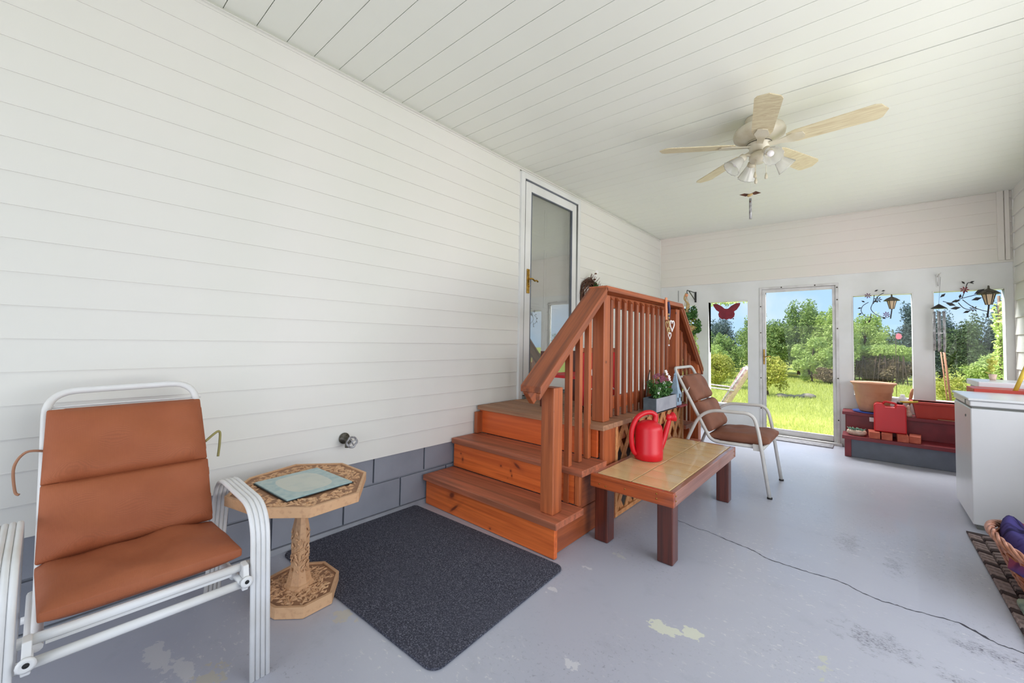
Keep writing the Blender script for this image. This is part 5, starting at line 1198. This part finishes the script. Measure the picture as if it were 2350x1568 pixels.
def tree(name, x, y, h, rad, mat, label, cat, n=5000, size=.14, trunk=.08, seed=1, zlow=.35, group=None, hollow=.4, nl=34, lump=.34):
    t = thing(name, (x, y, -.12), label, cat, group)
    zc_ = h*(zlow+1)/2; rz = h*(1-zlow)/2
    leaf_cloud('foliage', mat, t, blob_pts(n, (x, y, zc_-.12), (rad, rad*.9, rz), seed, hollow, lump, nl), size, seed=seed)
    r_ = random.Random(seed); m = MB(); m.tube(smooth_path([(x, y, -.15), (x+r_.uniform(-.1, .1)*rad, y, h*.3), (x+r_.uniform(-.15, .15)*rad, y, h*.75)], 4), [trunk*(1-.09*i) for i in range(9)], 7)
    for k in range(7):
        a = r_.uniform(0, 6.28); z0 = h*r_.uniform(.15, .5); m.tube([(x, y, z0), (x+rad*.55*math.cos(a), y+rad*.55*math.sin(a), z0+h*r_.uniform(.1, .35))], [trunk*.45, trunk*.15], 5)
    m.build('trunk', 'bark', t); return t
# planting, from the door view outwards
tree('garden_tree', .72, 20.5, 3.45, 1.0, 'leaf_mid', 'tallest bushy green tree in the middle of the end door view', 'tree', 13000, .10, seed=41, zlow=0, nl=60, lump=.26)
tree('garden_tree', -.8, 20.3, 2.95, 1.2, 'leaf_mid', 'lower green tree left of the tallest one behind the end door', 'tree', 13000, .10, seed=42, zlow=0, nl=60, lump=.26)
tree('garden_tree', 1.65, 19.8, 3.1, .8, 'leaf_light', 'light green tree at the right edge of the end door view', 'tree', 9000, .10, seed=43, zlow=0, nl=50, lump=.26)
tree('feathery_shrub', .95, 18.4, 1.9, .75, 'leaf_light', 'light green feathery shrub in front of the tall trees in the end door view', 'shrub', 7000, .10, .03, seed=40, zlow=0, nl=36, lump=.22)
tree('garden_tree', .1, 23, 2.7, 2.4, 'leaf_dark', 'dark shaded tree at the back behind the end door', 'tree', 9000, .13, seed=44, zlow=0, nl=60)
tree('brown_shrub', 1.5, 17.9, .62, .5, 'leaf_brn', 'low dry brown shrub at the lower right of the end door view', 'shrub', 3500, .08, .02, seed=39, zlow=0)
tree('garden_tree', -1.75, 17.6, 1.85, .75, 'leaf_mid', 'mid green bush in the middle of the second window view', 'tree', 9000, .09, seed=46, zlow=0, nl=50, lump=.25)
tree('pine_tree', -3.1, 22.5, 2.85, .9, 'leaf_pine', 'grey blue conifer far off in the second window', 'tree', 8000, .10, seed=47, zlow=0, nl=50)
tree('garden_tree', -4.2, 20, 2.3, 1.5, 'leaf_mid', 'green tree at the left side of the second window view', 'tree', 8000, .11, seed=48, zlow=0, nl=50)
tree('garden_tree', 2.45, 21.7, 3.0, .72, 'leaf_light', 'yellowish green tree at the left of the third window view', 'tree', 11000, .09, seed=45, zlow=0, nl=60, lump=.26)
tree('pine_tree', 4.0, 24, 3.45, .55, 'leaf_pine', 'slim grey blue conifer at the right of the third window', 'tree', 7000, .10, seed=49, zlow=0, nl=40)
for i, (x, y, h, r1, s_, mt_) in enumerate(((4.75, 24, 2.85, .65, 50, 'leaf_pine'), (5.45, 23.5, 2.6, .75, 51, 'leaf_dark'), (6.35, 23.5, 3.1, .6, 52, 'leaf_pine'), (7.4, 23.5, 2.6, .9, 53, 'leaf_dark'))):
    tree('pine_tree', x, y, h, r1, mt_, ['dark conifer behind the wind chime in the last window', 'darker green conifer in the middle of the last window', 'dark conifer below the lantern at the right of the last window', 'dark conifer beyond the climbing vine right of the last window'][i], 'tree', 9000, .10, seed=s_, zlow=0, nl=60)
tree('light_shrub', 4.85, 15.0, 1.30, .62, 'leaf_light', 'light green shrub at the lower right of the last window', 'shrub', 7000, .075, .03, seed=54, zlow=0)
tree('weedy_shrub', 3.85, 13.5, .75, .35, 'leaf_yel', 'low yellow green weeds at the lower left of the last window', 'shrub', 1600, .06, .015, seed=38, zlow=0)
tree('yellow_shrub', .50, 12.4, 1.12, .50, 'leaf_yel', 'yellow green shrub standing on the lawn left of the end door glass', 'shrub', 6000, .07, .03, seed=55, zlow=0)
tree('yellow_shrub', -1.0, 13.6, 1.1, .50, 'leaf_yel', 'yellow green shrub in the second window', 'shrub', 5000, .07, .03, seed=56, zlow=0)
tree('leafy_shrub', -1.55, 15.2, 1.3, .5, 'leaf_light', 'light shrub behind the yellow one in the second window', 'shrub', 4000, .08, .03, seed=57, zlow=0)
# hedge with brown twiggy base
hd_ = thing('clipped_hedge', (2.95, 20.2, -.12), 'dense rounded hedge with brown twiggy base in the third window', 'hedge')
leaf_cloud('foliage', 'leaf_light', hd_, blob_pts(9000, (2.95, 20.2, .98), (.98, .6, .34), 60, nl=70, lump=.3), .08)
leaf_cloud('bare_twigs', 'leaf_brn', hd_, blob_pts(9000, (2.95, 20.15, .42), (.98, .6, .50), 61, nl=70, lump=.3), .10)
m = MB(); r_ = random.Random(2)
for k in range(14): x = 2.1+k*.13; m.tube([(x, 19.6, -.12), (x+r_.uniform(-.15, .15), 19.7, .9)], .016, 5)
m.build('stem', 'bark', hd_)
for i, (x, y, r1) in enumerate(((-13, 29, 3), (-8, 28.5, 2.6), (-5.0, 28, 1.4), (-2.3, 28, 1.6), (2.6, 29, 2.2), (10.5, 27, 2), (15, 28, 2.6))):
    tree('background_tree', x, y, 2.35, r1, 'leaf_dark', ['outermost background tree at the far left beyond the lawn', 'background tree beyond the lawn, second from the left', 'background tree beyond the lawn, third from the left', 'background tree far behind the second window', 'background tree far behind the hedge', 'background tree far right of the climbing vine', 'outermost background tree at the far right'][i], 'tree', 5000, .16, seed=70+i, zlow=0, nl=60)
# climbing vine at the right outside
vn = thing('climbing_vine', (3.47, 7.0, 0), 'pale green climbing vine on a pole at the right side of the last window', 'vine')
leaf_cloud('foliage', 'leaf_light', vn, blob_pts(900, (3.585, 7.2, 1.25), (.07, .08, .62), 80, hollow=.05, nl=40), .05); MB().tube([(3.585, 7.2, -.12), (3.585, 7.2, 1.8)], .012, 6).build('pole', 'bark', vn)
tv = thing('overhanging_branch', (.9, 7.4, 2.1), 'leafy green branch hanging over the top of the second window', 'branch')
leaf_cloud('foliage', 'leaf_mid', tv, blob_pts(420, (.70, 7.4, 1.90), (.42, .15, .10), 81, hollow=.1), .05); MB().tube(smooth_path([(-.75, 7.5, -.14), (-.72, 7.5, 1.0), (-.6, 7.45, 1.8), (-.1, 7.4, 2.0), (.5, 7.4, 1.95), (1.1, 7.4, 1.88)], 4), [.02]*10+[.010]*11, 6).build('twig', 'bark', tv)
# stones by the shrub
for i, (x, y, r1) in enumerate(((.80, 12.35, .12), (.98, 12.5, .09), (1.14, 12.65, .09), (1.32, 12.75, .14))):
    m = MB().ball((0, 0, 0), r1, 8, (1.2, .9, .55)); o = m.build('garden_stone', 'stone'); o.location = (x, y, -.12+r1*.3); tag(o, ['leftmost garden stone at the foot of the yellow shrub', 'second garden stone from the left by the yellow shrub', 'third garden stone from the left by the yellow shrub', 'largest garden stone, rightmost of the row by the shrub'][i], 'stone', 'garden stones')
# pink pennant
pk = thing('garden_flag', (3.0, 14, 0), 'blurred pink garden flag on a thin stake seen in the third window', 'garden flag')
m = MB().prism([(3.0, 1.44), (3.03, 1.40), (3.09, 1.41), (3.12, 1.47), (3.10, 1.53), (3.05, 1.56), (3.01, 1.53)], .02, 'y', 14).build('flag', 'pink', pk, bevel=.005); MB().tube([(3.0, 14.01, -.12), (3.0, 14.01, 1.56)], .006, 6).build('stake', 'bark', pk)
# outdoor folding lounge chair beyond the second window
oc = thing('garden_chair', (1.0, 7.3, -.12), 'folding metal garden chair with a faded floral sling outside the second window', 'chair')
zo = -.12; yy0, yy1 = 7.2, 7.66
MB().prism([(.57, .13), (.63, .10), (1.03, .80), (.96, .84)], yy1-yy0, 'y', yy0).build('back_sling', 'floral', oc, bevel=.008)
MB().prism([(.12, .20), (.60, .11), (.60, .14), (.12, .23)], yy1-yy0, 'y', yy0).build('seat_sling', 'floral', oc, bevel=.006)
for y in (yy0-.02, yy1+.02):
    MB().tube([(.56, y, .08), (1.02, y, .86)], .012, 7).build('back_tube', 'steel', oc); MB().tube([(.08, y, .21), (.62, y, .10)], .012, 7).build('seat_tube', 'steel', oc)
    MB().tube(round_path([(.0, y, zo), (.12, y, .50), (.84, y, .46)], .06), .013, 7).build('arm_tube', 'steel', oc); MB().tube([(.30, y, .17), (.86, y, zo)], .012, 7).build('leg', 'black', oc)

bpy.context.view_layer.update()
